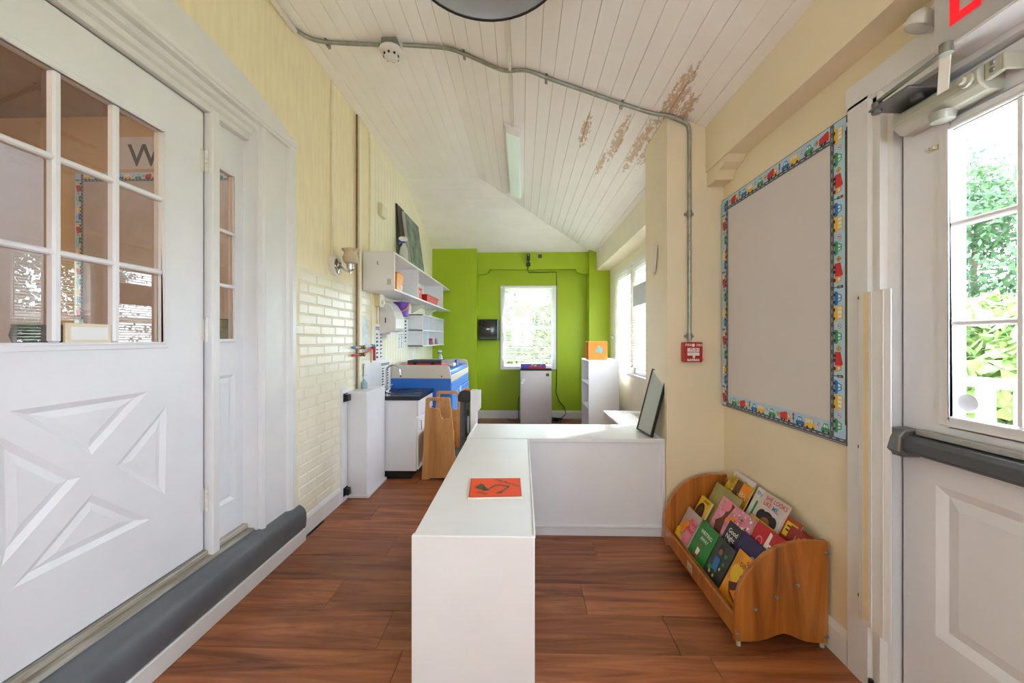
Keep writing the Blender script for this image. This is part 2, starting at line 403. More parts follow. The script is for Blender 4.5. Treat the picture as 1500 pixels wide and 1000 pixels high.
# boxed beam with corbel
bmx = 1.142
mb = MB(); mb.prism([(bmx, 2.29), (XR+.01, 2.29), (XR+.01, zc(XR)-.002), (bmx, zc(bmx)-.002)], 'y', -2.8, 2.50)
mk('trim_beam', mb, TAN, kind='structure')
mb = MB(); mb.prism([(1.13, 2.30), (XF, 2.30), (XF, zc(XF)-.003), (1.13, zc(1.13)-.003)], 'y', 2.93, YP)
mk('trim_beam_far', mb, CREAM, kind='structure')
cor = [(2.50, 2.20), (2.50, 2.29), (2.245, 2.29), (2.255, 2.283), (2.285, 2.262), (2.32, 2.25), (2.35, 2.243), (2.375, 2.222), (2.39, 2.20)]
mk('trim_corbel', MB().prism(cor, 'x', 1.15, XR), TAN, kind='structure', bev=.003)
bb = MB().prism([(XR, 0), (XR-.016, 0), (XR-.016, .10), (XR-.010, .118), (XR-.004, .125), (XR, .125)], 'y', 1.545, 2.50)
mk('baseboard_right', bb, TRIMW, kind='structure')

# ---- green end wall
FW = (-.345, .538, .775, 2.10)
we = MB(); we.plate([(-1.7, 0), (1.7, 0), (1.7, 2.75), (-1.7, 2.75)], [[(FW[0]+.05, FW[2]+.05), (FW[1]-.05, FW[2]+.05), (FW[1]-.05, FW[3]-.05), (FW[0]+.05, FW[3]-.05)]],
                    lambda a, b, h: (a, YE+h, b), .2)
wall_back = mk('wall_back', we, GREEN, kind='structure')
mk('pilaster', B(XL, -.70, YP, YE, 0, HZ-.002), GREEN, wall_back)
mk('pilaster', B(1.02, XF, YP, YE, 0, zc(1.02)-.003), GREEN, wall_back)
mk('beam', B(-.70, 1.02, 6.17, YE, 2.345, hz(6.17)-.002), GREEN, wall_back)
for s, x0 in ((1, -.70), (-1, 1.02)):
    pts = [(x0, 2.345), (x0+s*.19, 2.345), (x0+s*.185, 2.325), (x0+s*.16, 2.295), (x0+s*.11, 2.275), (x0+s*.05, 2.268), (x0, 2.268)]
    mk('corbel', MB().prism(pts, 'y', 6.18, YE), GREEN, wall_back)
bb = MB().prism([(YE, 0), (YE-.016, 0), (YE-.016, .10), (YE-.008, .125), (YE, .125)], 'x', -.70, 1.02)
mk('baseboard_back', bb, TRIMW, kind='structure')
# wall behind the camera; its unseen window is added to bring in fill light
wb = MB(); wb.plate([(-1.7, 0), (1.7, 0), (1.7, 3.3), (-1.7, 3.3)], [[(-.45, .95), (.45, .95), (.45, 2.15), (-.45, 2.15)]], lambda a, b, h: (a, -2.6-h, b), .15)
mk('wall_rear', wb, CREAM, kind='structure')
for n_, rr in enumerate(rear):
    m_ = MB(); (a, z0), (b, _), (_, z1), _ = rr
    for q in (a, (a+b)/2-.02, b-.04): m_.box(XR+.03, XR+.07, q, q+.04, z0, z1)
    for q in (z0, (z0+z1)/2, z1-.04): m_.box(XR+.035, XR+.065, a, b, q, q+.04)
    w_ = mk('window_%d' % (6+n_), m_, WHITE, kind='structure')  # frame of the added side window that admits fill light
    mk('pane', B(XR+.049, XR+.052, a, b, z0, z1), GLASS, w_)
m_ = MB()
for q in (-.45, -.02, .41): m_.box(q, q+.04, -2.70, -2.66, .95, 2.15)
for q in (.95, 1.53, 2.11): m_.box(-.45, .45, -2.695, -2.665, q, q+.04)
w_ = mk('window_7', m_, WHITE, kind='structure'); mk('pane', B(-.45, .45, -2.682, -2.679, .95, 2.15), GLASS, w_)

# ================================================================== LEFT DOORWAY
DX = -1.49
# step, riser, sill (setting)
st = MB().prism([(-1.47, .12), (-1.47, .232), (-1.42, .226), (-1.385, .215), (-1.362, .198), (-1.350, .172), (-1.347, .13), (-1.352, .085), (-1.36, .07)], 'y', .45, 2.445)
mk('trim_1', st, STEP, kind='structure', smooth=True, ang=1.2, bev=.004)
mk('trim_2', B(XL-.02, -1.345, .45, 2.432, 0, .078), TRIMW, kind='structure', bev=.003)
mk('trim_3', B(-1.55, -1.44, .62, 2.38, .2, .238), SILLW, kind='structure')
mk('trim_4', B(-1.56, -1.475, .62, 2.20, .238, .262), SILLW, kind='structure', bev=.004)
# jamb mouldings, right side (plan profile run upward) and head (section run along the wall)
pj = [(-1.56, 2.092), (-1.425, 2.092), (-1.425, 2.103), (-1.408, 2.108), (-1.399, 2.122), (-1.405, 2.138), (-1.412, 2.143), (-1.412, 2.33), (-1.397, 2.338), (-1.386, 2.358), (-1.388, 2.397), (-1.56, 2.397)]
mk('trim_5', MB().prism(pj, 'z', .222, 2.47), TRIMW, kind='structure')
mk('trim_6', MB().prism([(p[0], 2.7*1-0+(.30-p[1]+0)) for p in pj], 'z', .222, 2.47), TRIMW, kind='structure')
hd = [(-1.56, 2.318), (-1.468, 2.318), (-1.468, 2.345), (-1.452, 2.352), (-1.446, 2.372), (-1.425, 2.378), (-1.42, 2.40), (-1.398, 2.408), (-1.384, 2.418), (-1.376, 2.434), (-1.380, 2.452), (-1.394, 2.462), (-1.40, 2.466), (-1.40, 2.475), (-1.56, 2.475)]
mk('trim_7', MB().prism(hd, 'y', .62, 2.395), TRIMW, kind='structure')
ya = [.62+(2.388-.62)*i/24 for i in range(25)]
mk('trim_8', MB().prism([(2.388, 2.40), (.62, 2.40)]+[(q, arch(q)-.002) for q in ya], 'x', -1.5, -1.392), TRIMW, kind='structure', bev=.002)
mk('trim_9', B(-1.56, -1.452, 1.822, 1.870, .235, 2.32), TRIMW, kind='structure', bev=.006)
mk('trim_10', B(-1.56, -1.47, .84, .888, .235, 2.32), TRIMW, kind='structure', bev=.006)

def emboss(mb, poly, pt, m=0, d=.012, w=.022):
    n = len(poly); cx = sum(p[0] for p in poly)/n; cy = sum(p[1] for p in poly)/n
    def ins(w):
        out = []
        for i in range(n):
            p0, p1, p2 = V(poly[i-1]), V(poly[i]), V(poly[(i+1) % n])
            e1 = (p1-p0).normalized(); e2 = (p2-p1).normalized()
            s = 1 if (p1-p0).to_3d().cross((V((cx, cy))-p0).to_3d()).z > 0 else -1
            n1 = V((-e1.y, e1.x))*s; n2 = V((-e2.y, e2.x))*s
            out.append(tuple(p1+(n1+n2)*(w/(1+n1.dot(n2)))))
        return out
    a, b, c = poly, ins(w*.45), ins(w)
    vs = [pt(p[0], p[1], 0) for p in a]+[pt(p[0], p[1], d) for p in b]+[pt(p[0], p[1], d*.45) for p in c]
    fs = [(i, (i+1) % n, n+(i+1) % n, n+i) for i in range(n)]+[(n+i, n+(i+1) % n, 2*n+(i+1) % n, 2*n+i) for i in range(n)]+[tuple(2*n+i for i in range(n))]
    mb.add(vs, fs, m)
q2 = lambda u, v: (PX(u, v, DX).y, PX(u, v, DX).z)
tris = [[q2(13, 602), q2(218, 573), q2(134, 666)], [q2(244, 593), q2(242, 725), q2(169, 683)], [q2(134, 724), q2(220, 760), q2(15, 864)]]
# the fourth panel mirrors the one on the hinge side
cy = 1.355
tris.append([(2*cy-p[0], p[1]) for p in tris[1]])
tris = [[V(p) for p in t] for t in tris]; tris = [[(p.x, p.y) for p in t] for t in tris]
GY = (1.063, 1.609); GZ = (1.232, 2.115)
door = thing('door_1', (DX, 1.355, .262), None, None); door['kind'] = 'structure'
ptd = lambda a, b, h: (DX-h, a, b)
ds = MB()
outer = [(.892, .265), (1.815, .265), (1.815, 2.312), (.892, 2.312)]
gl = [(GY[0], GZ[0]), (GY[1], GZ[0]), (GY[1], GZ[1]), (GY[0], GZ[1])]
loops = [outer, gl]+tris
ds.plate(outer, [gl]+tris, ptd, .002)
ds.plate(outer, [gl], lambda a, b, h: (DX-.002-.012-h, a, b), .028)
ds.prism([(.892, .265), (1.815, .265), (1.815, .268), (.892, .268)], 'x', DX-.014, DX)
for t in tris: emboss(ds, t, ptd, d=.011, w=.042)
for a, b in ((.892, .895), (1.812, 1.815)): ds.box(DX-.014, DX, a, b, .265, 2.312)
ds.box(DX-.014, DX, .892, 1.815, 2.309, 2.312)
mk('slab', ds, WHITE, door)
fm = MB()
ring = lambda y0, y1, z0, z1, w, x0, x1, mb: [mb.box(x0, x1, y0-w, y0, z0-w, z1+w), mb.box(x0, x1, y1, y1+w, z0-w, z1+w), mb.box(x0, x1, y0, y1, z0-w, z0), mb.box(x0, x1, y0, y1, z1, z1+w)]
ring(GY[0]+.008, GY[1]-.008, GZ[0]+.008, GZ[1]-.008, .026, DX-.004, DX+.008, fm)
ring(GY[0]+.008, GY[1]-.008, GZ[0]+.008, GZ[1]-.008, .010, DX-.02, DX+.013, fm)
mk('glazing_bead', fm, WHITE, door, bev=.003)
ys = [1.071, 1.2270, 1.4125, 1.601]; ys = [GY[0]+.008, 1.227, 1.4125, GY[1]-.008]; zs = [GZ[0]+.008, 1.527, 1.829, GZ[1]-.008]
for q in ys[1:3]: mk('muntin', B(DX-.022, DX+.008, q-.012, q+.012, zs[0], zs[3]), WHITE, door, bev=.006)
for q in zs[1:3]: mk('muntin', B(DX-.020, DX+.006, ys[0], ys[3], q-.010, q+.010), WHITE, door, bev=.005)
for i in range(3):
    for j in range(3):
        mk('pane', MB().quad((DX-.016, ys[i], zs[j]), (DX-.016, ys[i+1], zs[j]), (DX-.016, ys[i+1], zs[j+1]), (DX-.016, ys[i], zs[j+1])), GLASSD, door)
for zz in (PX(297, 235, DX).z, PX(297, 483, DX).z, PX(297, 732, DX).z):
    hg = MB(); 
    for i in range(5): hg.cyl((DX+.012, 1.818, zz-.05+i*.02), (DX+.012, 1.818, zz-.0315+i*.02), .0085, 10)
    hg.cyl((DX+.012, 1.818, zz+.05), (DX+.012, 1.818, zz+.058), .006, 10); hg.cyl((DX+.012, 1.818, zz-.058), (DX+.012, 1.818, zz-.05), .006, 10)
    hg.box(DX, DX+.003, 1.795, 1.817, zz-.05, zz+.05)
    mk('hinge', hg, M('hinge_metal', (224, 222, 218), .4, .1), door, smooth=True)
mk('threshold_strip', B(DX-.03, DX+.012, .892, 1.815, .238, .2655), M('strip_metal', (150, 146, 138), .5, .3), door)
# note card in a small wooden holder standing against the lower middle pane
nc = thing('card_holder', PX(122, 501, DX-.004), 'small pale wooden frame with blank white card at bottom of door pane', 'card frame')
c0, c1 = PX(93, 501, DX-.006), PX(160, 475, DX-.006)
mk('holder', B(DX-.010, DX+.002, c0.y, c1.y, c0.z-.004, c1.z), wood('pale_wood', [(200, 188, 160), (222, 212, 190)], along=1), nc, bev=.002)
mk('card', B(DX+.002, DX+.003, c0.y+.014, c1.y-.012, c0.z+.008, c1.z-.012), M('paper_white', (238, 238, 240), .7, var=.01), nc)

# sidelight beside the door
sl = thing('window_1', (DX, 1.98, .24), None, None); sl['kind'] = 'structure'
sy0, sy1, sz0, sz1 = 1.880, 2.026, 1.247, 2.10
sm = MB(); hole = [(sy0, sz0), (sy1, sz0), (sy1, sz1), (sy0, sz1)]; low = [(1.90, .42), (2.03, .42), (2.03, 1.07), (1.90, 1.07)]
pts_ = lambda a, b, h: (-1.502-h, a, b)
sm.plate([(1.866, .238), (2.094, .238), (2.094, 2.32), (1.866, 2.32)], [hole, low], pts_, .03); emboss(sm, low, pts_, d=.012, w=.04)
mk('slab', sm, WHITE, sl)
fm = MB(); ring(sy0+.006, sy1-.006, sz0+.006, sz1-.006, .016, -1.506, -1.494, fm); mk('glazing_bead', fm, WHITE, sl, bev=.003)
zz = [sz0+.006, 1.521, 1.795, sz1-.006]
for q in zz[1:3]: mk('muntin', B(-1.516, -1.496, sy0, sy1, q-.009, q+.009), WHITE, sl, bev=.004)
for j in range(3): mk('pane', MB().quad((-1.512, sy0, zz[j]), (-1.512, sy1, zz[j]), (-1.512, sy1, zz[j+1]), (-1.512, sy0, zz[j+1])), GLASSD, sl)
# far sidelight, mirror of this one, out of the picture
sm = MB().box(-1.54, -1.502, .61, .842, .238, 2.32); mk('window_2', sm, WHITE, kind='structure')

# the room beyond the glass
ATAN = M('amber_wall', (198, 160, 112), .7, var=.05, scale=2)
AY = 3.72
mk('wall_beyond_end', B(-7, -1.70, AY, AY+.1, .2, 3.4), ATAN, kind='structure')
mk('wall_beyond_side', B(-7.1, -7, -2, AY+.1, .2, 3.4), ATAN, kind='structure')
mk('wall_beyond_near', B(-7, -1.70, -2.1, -2, .2, 3.4), ATAN, kind='structure')
mk('floor_beyond', B(-7, -1.69, -2, AY, .16, .22), M('beyond_floor', (120, 86, 60), .6), kind='structure')
mk('ceiling_beyond', B(-7, -1.69, -2, AY, 3.4, 3.46), M('beyond_ceiling', (178, 160, 142), .7), kind='structure')
# a plain white cupboard and an unseen lamp added to brighten that room
cp = thing('tall_cupboard', (-4.9, AY-.2, .22), 'tall white cupboard seen through the left door glass', 'cupboard')
mk('body', B(-5.6, -4.62, AY-.4, AY-.005, .22, 3.0), WHITE, cp, bev=.01); mk('door', B(-5.5, -4.72, AY-.415, AY-.4, .4, 2.88), M('beyond_white', (214, 208, 198), .6), cp, bev=.004)
lp = thing('added_fill_lamp', (-3.6, .4, 3.3), 'unseen opal lamp added to light the room beyond left door', 'lamp')
mk('base', B(-3.95, -3.25, .05, .75, 3.36, 3.40), WHITE, lp); mk('diffuser', B(-3.9, -3.3, .1, .7, 3.32, 3.36), M('opal_fill', (255, 214, 160), .5, emit=30, var=0), lp)

# ================================================================== EXIT DOOR
XD = 1.285
CAS = TRIMW
# casing and jamb (plan profile, run upward), head piece
jp = [(XR, 1.539), (XR-.018, 1.539), (XR-.018, 1.452), (XR-.006, 1.444), (XR-.006, 1.428), (XR-.016, 1.418), (XR-.016, 1.405), (XR+.004, 1.398), (XR+.012, 1.386), (XR+.06, 1.376), (XR+.09, 1.376), (XR+.09, 1.56), (XR, 1.56)]
mk('trim_11', MB().prism(jp, 'z', 0, 2.125), CAS, kind='structure')
mk('trim_12', MB().prism([(p[0], DY0+DY1-p[1]) for p in jp], 'z', 0, 2.125), CAS, kind='structure')
hp = [(XR, 2.20), (XR-.018, 2.20), (XR-.018, 2.115), (XR-.006, 2.107), (XR-.006, 2.088), (XR-.016, 2.078), (XR-.016, 2.062), (XR+.004, 2.05), (XR+.012, 2.036), (XR+.06, 2.026), (XR+.09, 2.026), (XR+.09, 2.2)]
mk('trim_13', MB().prism(hp, 'y', DY0-.17, 1.548), CAS, kind='structure')
ed = thing('door_2', (XD, .94, 0), None, None); ed['kind'] = 'structure'
pte = lambda a, b, h: (XD+h, a, b)
g0, g1, h0, h1 = .70, 1.222, 1.015, 1.88
pan = [[(.99, .33), (1.265, .33), (1.265, .80), (.99, .80)], [(.61, .33), (.90, .33), (.90, .80), (.61, .80)]]
es = MB(); og = [(DY0+.004, .012), (DY1-.003, .012), (DY1-.003, DZ1-.006), (DY0+.004, DZ1-.006)]; gh = [(g0, h0), (g1, h0), (g1, h1), (g0, h1)]
es.plate(og, [gh]+pan, pte, .002); es.plate(og, [gh], lambda a, b, h: (XD+.015+h, a, b), .03)
for p in pan: emboss(es, p, pte, d=.013, w=.06)
es.box(XD, XD+.015, DY1-.006, DY1-.003, .012, DZ1-.006); es.box(XD, XD+.015, DY0+.004, DY0+.006, .012, DZ1-.006)
mk('slab', es, WHITE, ed)
fm = MB(); ring(g0+.006, g1-.006, h0+.006, h1-.006, .032, XD-.009, XD+.004, fm); ring(g0+.006, g1-.006, h0+.006, h1-.006, .010, XD-.014, XD+.02, fm)
mk('glazing_bead', fm, WHITE, ed, bev=.003)
ys = [g0+.006, .874, 1.048, g1-.006]; zs = [h0+.006, 1.298, 1.592, h1-.006]
for q in ys[1:3]: mk('muntin', B(XD-.010, XD+.024, q-.010, q+.010, zs[0], zs[3]), WHITE, ed, bev=.005)
for q in zs[1:3]: mk('muntin', B(XD-.008, XD+.022, ys[0], ys[3], q-.008, q+.008), WHITE, ed, bev=.004)
for i in range(3):
    for j in range(3):
        mk('pane', MB().quad((XD+.018, ys[i], zs[j]), (XD+.018, ys[i+1], zs[j]), (XD+.018, ys[i+1], zs[j+1]), (XD+.018, ys[i], zs[j+1])), GLASS, ed)
sk = PX(1418, 590, XD+.017)
fr = frame(sk, (0, -1, 0), (0, 0, 1))
mk('sticker', MB().disc(fr, 0, 0, .028, ry=.026, n=20, h=.001), M('sticker_grey', (196, 196, 198), .7), ed)
# push bar
bar = M('bar_bronze', (92, 92, 94), .4, .6)
zb = .915
pb = MB().prism([(XD, zb-.03), (XD-.05, zb-.03), (XD-.062, zb-.02), (XD-.062, zb+.012), (XD-.048, zb+.026), (XD, zb+.03)], 'y', .55, 1.318)
bo = mk('push_bar', pb, bar, ed, bev=.002)
mk('end_cap', MB().prism([(XD, zb-.045), (XD-.06, zb-.045), (XD-.075, zb-.028), (XD-.072, zb+.022), (XD-.055, zb+.042), (XD, zb+.045)], 'y', 1.305, 1.362), M('bar_cap', (122, 120, 118), .35, .7), bo, bev=.004)
mk('bar_rail', B(XD-.03, XD, .55, 1.30, zb+.03, zb+.048), M('bar_rail_grey', (176, 174, 168), .4, .6), bo, bev=.003)
# closer with its folded arm
cl0, cl1 = 1.337, 1.06
cm = M('closer_grey', (188, 188, 174), .42, .1, var=.10)
body = MB().prism([(XD, 1.915), (XD-.045, 1.915), (XD-.068, 1.935), (XD-.072, 1.952), (XD-.072, 1.972), (XD-.055, 1.985), (XD, 1.985)], 'y', 1.085, 1.335)
clo = mk('closer_body', body, cm, ed, bev=.004)
pk = MB().lathe([(.0, .022), (.026, .020), (.030, .0), (.030, -.004)], (XD-.045, 1.20, 1.914), (0, 0, -1), 20)
mk('spindle_cap', pk, M('closer_light', (188, 188, 182), .35, .4), clo, smooth=True)
nb = MB().lathe([(.018, 0), (.018, .008), (.012, .010)], (XD-.072, 1.112, 1.955), (-1, 0, 0), 18); nb.lathe([(.010, .010), (.010, .020), (.0, .020)], (XD-.072, 1.112, 1.955), (-1, 0, 0), 6)
mk('valve_nut', nb, cm, clo)
mk('end_bracket', MB().prism([(1.085, 1.935), (1.085, 1.982), (1.045, 1.985), (1.045, 1.94)], 'x', XD-.058, XD-.044).box(XD-.058, XD, 1.038, 1.047, 1.94, 1.985), cm, clo, bev=.003)
for q in (1.955, 1.973): mk('screw', MB().lathe([(.007, 0), (.005, .003), (0, .0035)], (XD-.058, 1.066, q), (-1, 0, 0), 10), GREYM, clo)
arm = MB(); a0 = PX(1300, 143, XR-.06); a1 = PX(1362, 100, XR-.09); a2 = PX(1385, 72, XR-.13)
f0 = PX(1386, 72, XR-.15); f1 = PX(1381, 135, XR-.075)
ar = mk('closer_arm', MB().tube([V((XR-.10, 1.32, 2.022)), f0+V((0, 0, -.004))], .0065, 8), GREYM, ed, smooth=True)
f0 = PX(1386, 72, XR-.15); f1 = PX(1381, 135, XR-.075)
fr = frame(f0, (0, -1, 0), f1-f0)
ln = (f1-f0).length
mk('flat_arm', MB().add([fr(-.016, 0, 0), fr(.012, 0, 0), fr(.014, ln, 0), fr(-.016, ln, 0), fr(-.016, 0, .005), fr(.012, 0, .005), fr(.014, ln, .005), fr(-.016, ln, .005)],
                        [(0, 1, 2, 3), (4, 5, 6, 7), (0, 1, 5, 4), (1, 2, 6, 5), (2, 3, 7, 6), (3, 0, 4, 7)]), M('arm_pale', (226, 222, 208), .35, .2), ar)
mk('pivot', MB().cyl(f0+V((0, 0, -.012)), f0+V((0, 0, .014)), .014, 14), GREYM, ar, smooth=True)
fp0, fp1 = PX(1300, 143, XR-.05), PX(1375, 128, XR-.02)
mk('arm_shoe', MB().prism([(XR-.002, 1.992), (XR-.115, 1.996), (XR-.115, 2.002), (XR-.002, 2.012)], 'y', 1.20, 1.335).cyl((XR-.10, 1.32, 1.985), (XR-.10, 1.32, 2.02), .014, 12).cyl((XR-.05, 1.24, 1.98), (XR-.05, 1.24, 1.998), .016, 12).box(XR-.012, XR-.002, 1.20, 1.335, 1.99, 2.05), M('shoe_steel', (120, 118, 120), .35, .7), ar, bev=.001)
mk('catch', MB().box(XD-.006, XD, 1.255, 1.285, 1.838, 1.852).box(XD-.014, XD-.006, 1.26, 1.268, 1.84, 1.85).box(XD-.014, XD-.006, 1.275, 1.283, 1.84, 1.85), M('catch_cream', (214, 208, 184), .5), ed, bev=.001)

# finger guard strip fixed over the hinge gap
fg = thing('finger_guard', (1.22, 1.40, .25), 'tall white plastic finger guard strip with beige stripe beside exit door', 'door guard')
ga = MB().prism([(XR-.022, 1.475), (XR-.040, 1.462), (XR-.046, 1.44), (XR-.046, 1.352), (XR-.042, 1.336), (XR-.038, 1.336), (XR-.040, 1.352), (XR-.040, 1.44), (XR-.034, 1.458), (XR-.019, 1.472)], 'z', .245, 1.418)
mk('strip', ga, M('guard_white', (230, 228, 228), .35, var=.02), fg)
mk('stripe', B(XR-.0472, XR-.046, 1.414, 1.436, .262, 1.416), M('guard_beige', (224, 202, 164), .5, var=.06), fg)
for q in (1.3575, 1.402): mk('rib', B(XR-.049, XR-.046, q-.002, q+.002, .247, 1.417), M('guard_white', (0, 0, 0)), fg, bev=.0008)
for q in (1.40, .862, .325): mk('screw', MB().lathe([(.0065, 0), (.0065, .002), (.0, .004)], (XR-.036, 1.466, q), (-1, .5, 0), 10), BLACK, fg)
# door seal brush at the foot
mk('floor_catch', MB().box(XR-.03, XR+.01, 1.40, 1.43, .0, .03).cyl((XR-.02, 1.435, .0), (XR-.02, 1.435, .045), .008, 8), BLACK, label='small black catch on the floor at exit door jamb', cat='door catch')

# exit sign with emergency lamp
xs = XR-.085
ex = thing('exit_sign', (xs+.03, 1.0, 2.1), 'grey exit sign box with large red letters above exit door', 'exit sign')
sy = PX(1367, 30, xs).y; szb = PX(1400, 60, xs).z
mk('housing', B(xs, XR-.001, sy-.40, sy, szb, szb+.26), M('sign_grey', (190, 188, 188), .5, var=.02), ex, bev=.003)
mk('bottom_rail', B(xs-.002, XR-.001, sy-.402, sy-.012, szb-.008, szb), TRIMW, ex)
fr = frame((xs, sy, szb), (0, -1, 0), (0, 0, 1))
REDL = M('sign_red', (235, 20, 35), .5, var=.02, emit=.5)
lt = MB(); E0 = .045; hh = .155; b0 = .048
def bars(mb, L_, h=.002):
    for r_ in L_: mb.poly(fr, r_, h=h)
w5 = .024
bars(lt, [[(E0, b0), (E0+w5, b0), (E0+w5, b0+hh), (E0, b0+hh)]]+[[(E0+w5, b0+q), (E0+.075, b0+q), (E0+.075, b0+q+w5), (E0+w5, b0+q)+() if False else (E0+w5, b0+q+w5)] for q in (0, .066, .131)])
x0 = E0+.093
bars(lt, [[(x0, b0), (x0+.028, b0), (x0+.09, b0+hh), (x0+.062, b0+hh)], [(x0+.062, b0), (x0+.09, b0), (x0+.028, b0+hh), (x0, b0+hh)], [(x0+.11, b0), (x0+.134, b0), (x0+.134, b0+hh), (x0+.11, b0+hh)],
          [(x0+.152, b0+hh-w5), (x0+.232, b0+hh-w5), (x0+.232, b0+hh), (x0+.152, b0+hh)], [(x0+.18, b0), (x0+.204, b0), (x0+.204, b0+hh-w5), (x0+.18, b0+hh-w5)]])
mk('lettering', lt, REDL, ex)
hc = PX(1345, 40, XR-.06)
hd_ = MB().lathe([(.0, -.045), (.022, -.042), (.034, -.028), (.038, -.008), (.036, .004)], hc, V((-.35, .35, -1)), 20)
lh = mk('lamp_head', hd_, M('lamp_white', (214, 212, 208), .4), ex, smooth=True)
mk('lens', MB().lathe([(.034, .004), (.02, .010), (0, .011)], hc, V((-.35, .35, -1)), 20), M('lens_clear', (205, 206, 205), .12, .3), lh, smooth=True)
mk('lamp_neck', MB().tube([hc+V((.01, -.01, .03)), (XR-.045, sy-.005, hc.z+.03)], .012, 10), M('lamp_white', (0, 0, 0)), lh, smooth=True)

# ================================================================== WINDOWS WITH BLINDS
BLIND = M('blind_white', (240, 241, 243), .5, var=.01, trans=.5)
VIN = M('vinyl_white', (236, 237, 240), .35, var=.01)
def window(name, pt, w, z0, z1, depth=.10):
    """sash window; pt(a, d, z): a along the wall, d into the wall"""
    o = thing(name, pt(w/2, 0, z0), None, None); o['kind'] = 'structure'
    def bx(mb, a0, a1, d0, d1, b0, b1):
        P = [pt(a, d, b) for a in (a0, a1) for d in (d0, d1) for b in (b0, b1)]
        return mb.add(P, [(0, 1, 3, 2), (4, 6, 7, 5), (0, 4, 5, 1), (2, 3, 7, 6), (0, 2, 6, 4), (1, 5, 7, 3)])
    fm = MB(); t = .035
    for a0, a1, b0, b1 in ((0, t, z0, z1), (w-t, w, z0, z1), (t, w-t, z0, z0+t), (t, w-t, z1-t, z1)): bx(fm, a0, a1, .01, depth, b0, b1)
    mk('window_frame', fm, VIN, o)
    zm = (z0+z1)/2
    for b0, b1, d in ((z0+t, zm+.02, .045), (zm-.02, z1-t, .075)):
        sa = MB(); s_ = .045
        for a0, a1, c0, c1 in ((t, t+s_, b0, b1), (w-t-s_, w-t, b0, b1), (t+s_, w-t-s_, b0, b0+s_), (t+s_, w-t-s_, b1-s_, b1)): bx(sa, a0, a1, d-.012, d+.016, c0, c1)
        so = mk('sash', sa, VIN, o, bev=.003)
        mk('pane', bx(MB(), t+s_, w-t-s_, d, d+.003, b0+s_, b1-s_), GLASS, so)
    return o, bx
def blind(label, pt, w, z0, z1, bx, pitch, tilt, n_wand, group=None, name='window_blind'):
    o = thing(name, pt(w/2, 0, z0), label, 'blind', group)
    mk('headrail', bx(MB(), 0, w, -.030, .008, z1-.03, z1), VIN, o, bev=.003)
    # one slat mesh, shared
    n = int((z1-.05-z0-.03)/pitch); d = .0125
    A = pt(0, 0, 0); ua = (pt(1, 0, 0)-A).normalized(); ud = (pt(0, 1, 0)-A).normalized(); up = V((0, 0, 1))
    prof = [(-d, -.0), (-d*.5, .0022), (0, .003), (d*.5, .0022), (d, 0)]
    ct, st_ = math.cos(tilt), math.sin(tilt); sm_ = MB(); vs = []; L_ = w-.012
    for a in (-L_/2, L_/2):
        for x_, z_ in prof: vs.append(ua*a+ud*(x_*ct-z_*st_)+up*(x_*st_+z_*ct))
    sm_.add(vs, [(i, i+1, 6+i, 5+i) for i in range(4)])
    me = mesh(sm_, BLIND, V((0, 0, 0)), smooth=True, ang=3)
    for i in range(n): put('slat', me, pt(w/2, -.011, z1-.05-i*pitch), o)
    zb = z1-.05-n*pitch
    mk('bottom_rail', bx(MB(), .004, w-.004, -.022, -.002, zb-.012, zb+.004), VIN, o, bev=.003)
    for a in (.12*w, .88*w):
        mk('ladder_cord', MB().cyl(pt(a, -.024, zb), pt(a, -.024, z1-.02), .001, 4), VIN, o)
    wa = n_wand*w
    mk('wand', MB().cyl(pt(wa, -.034, z1-.72), pt(wa, -.034, z1-.02), .0045, 8), VIN, o, smooth=True)
    return o
# end-wall window
fpt = lambda a, d, z: V((FW[0]+a, YE+d, z))
wo, bx = window('window_3', fpt, FW[1]-FW[0], FW[2], FW[3], .12)
cas = MB()
for a0, a1, b0, b1 in ((-.0, .055, FW[2], FW[3]), (FW[1]-FW[0]-.055, FW[1]-FW[0], FW[2], FW[3]), (.055, FW[1]-FW[0]-.055, FW[2], FW[2]+.055), (.055, FW[1]-FW[0]-.055, FW[3]-.055, FW[3])):
    bx(cas, a0, a1, -.018, .02, b0, b1)
mk('casing', cas, TRIMW, wo, bev=.004)
bpt = lambda a, d, z: V((FW[0]+.025+a, YE-.02+d, z))
blind('white slatted blind over the window in the green wall', bpt, FW[1]-FW[0]-.05, FW[2]+.09, FW[3]-.012, bx, .0255, .12, .06)
# side-wall windows
for i, (a, b) in enumerate(WY):
    spt = lambda q, d, z, b=b: V((XF+d, b-q, z))
    wo, bx = window('window_%d' % ((4, 5, 9)[i]), spt, b-a, WZ[0], WZ[1], .13)
    mk('sill', bx(MB(), -.07, b-a+.07, -.05, .03, WZ[0]-.03, WZ[0]), TRIMW, wo, bev=.004)
    bp_ = lambda q, d, z, b=b: V((XF-.005+d, b+.05-q, z))
    blind(['white slatted blind of the side window nearest the green wall', 'white slatted blind with grey panel on it, beside the pillar', 'white slatted blind hidden behind the cream pillar'][i], bp_, b-a+.10, WZ[0]+.03, WZ[1]+.06, bx, .027, (.62, .62, .3)[i], .93)
mk('hanging_card', B(XF-.052, XF-.046, 4.12, 4.62, 1.63, 1.86), M('grey_card', (178, 172, 166), .6), label='grey rectangular card hanging over the slatted blind by pillar', cat='card', bev=.001)
# crystal knob of the blind cord
mk('cord_cleat', MB().lathe([(.0, -.028), (.016, -.022), (.026, -.006), (.026, .006), (.014, .02), (.008, .028)], V((XF-.028, 5.78, 1.285)), (-1, 0, 0), 12), M('clear_plastic', (205, 208, 210), .15, .2), label='clear round cord cleat on wall beside the green pilaster', cat='cleat', smooth=True)

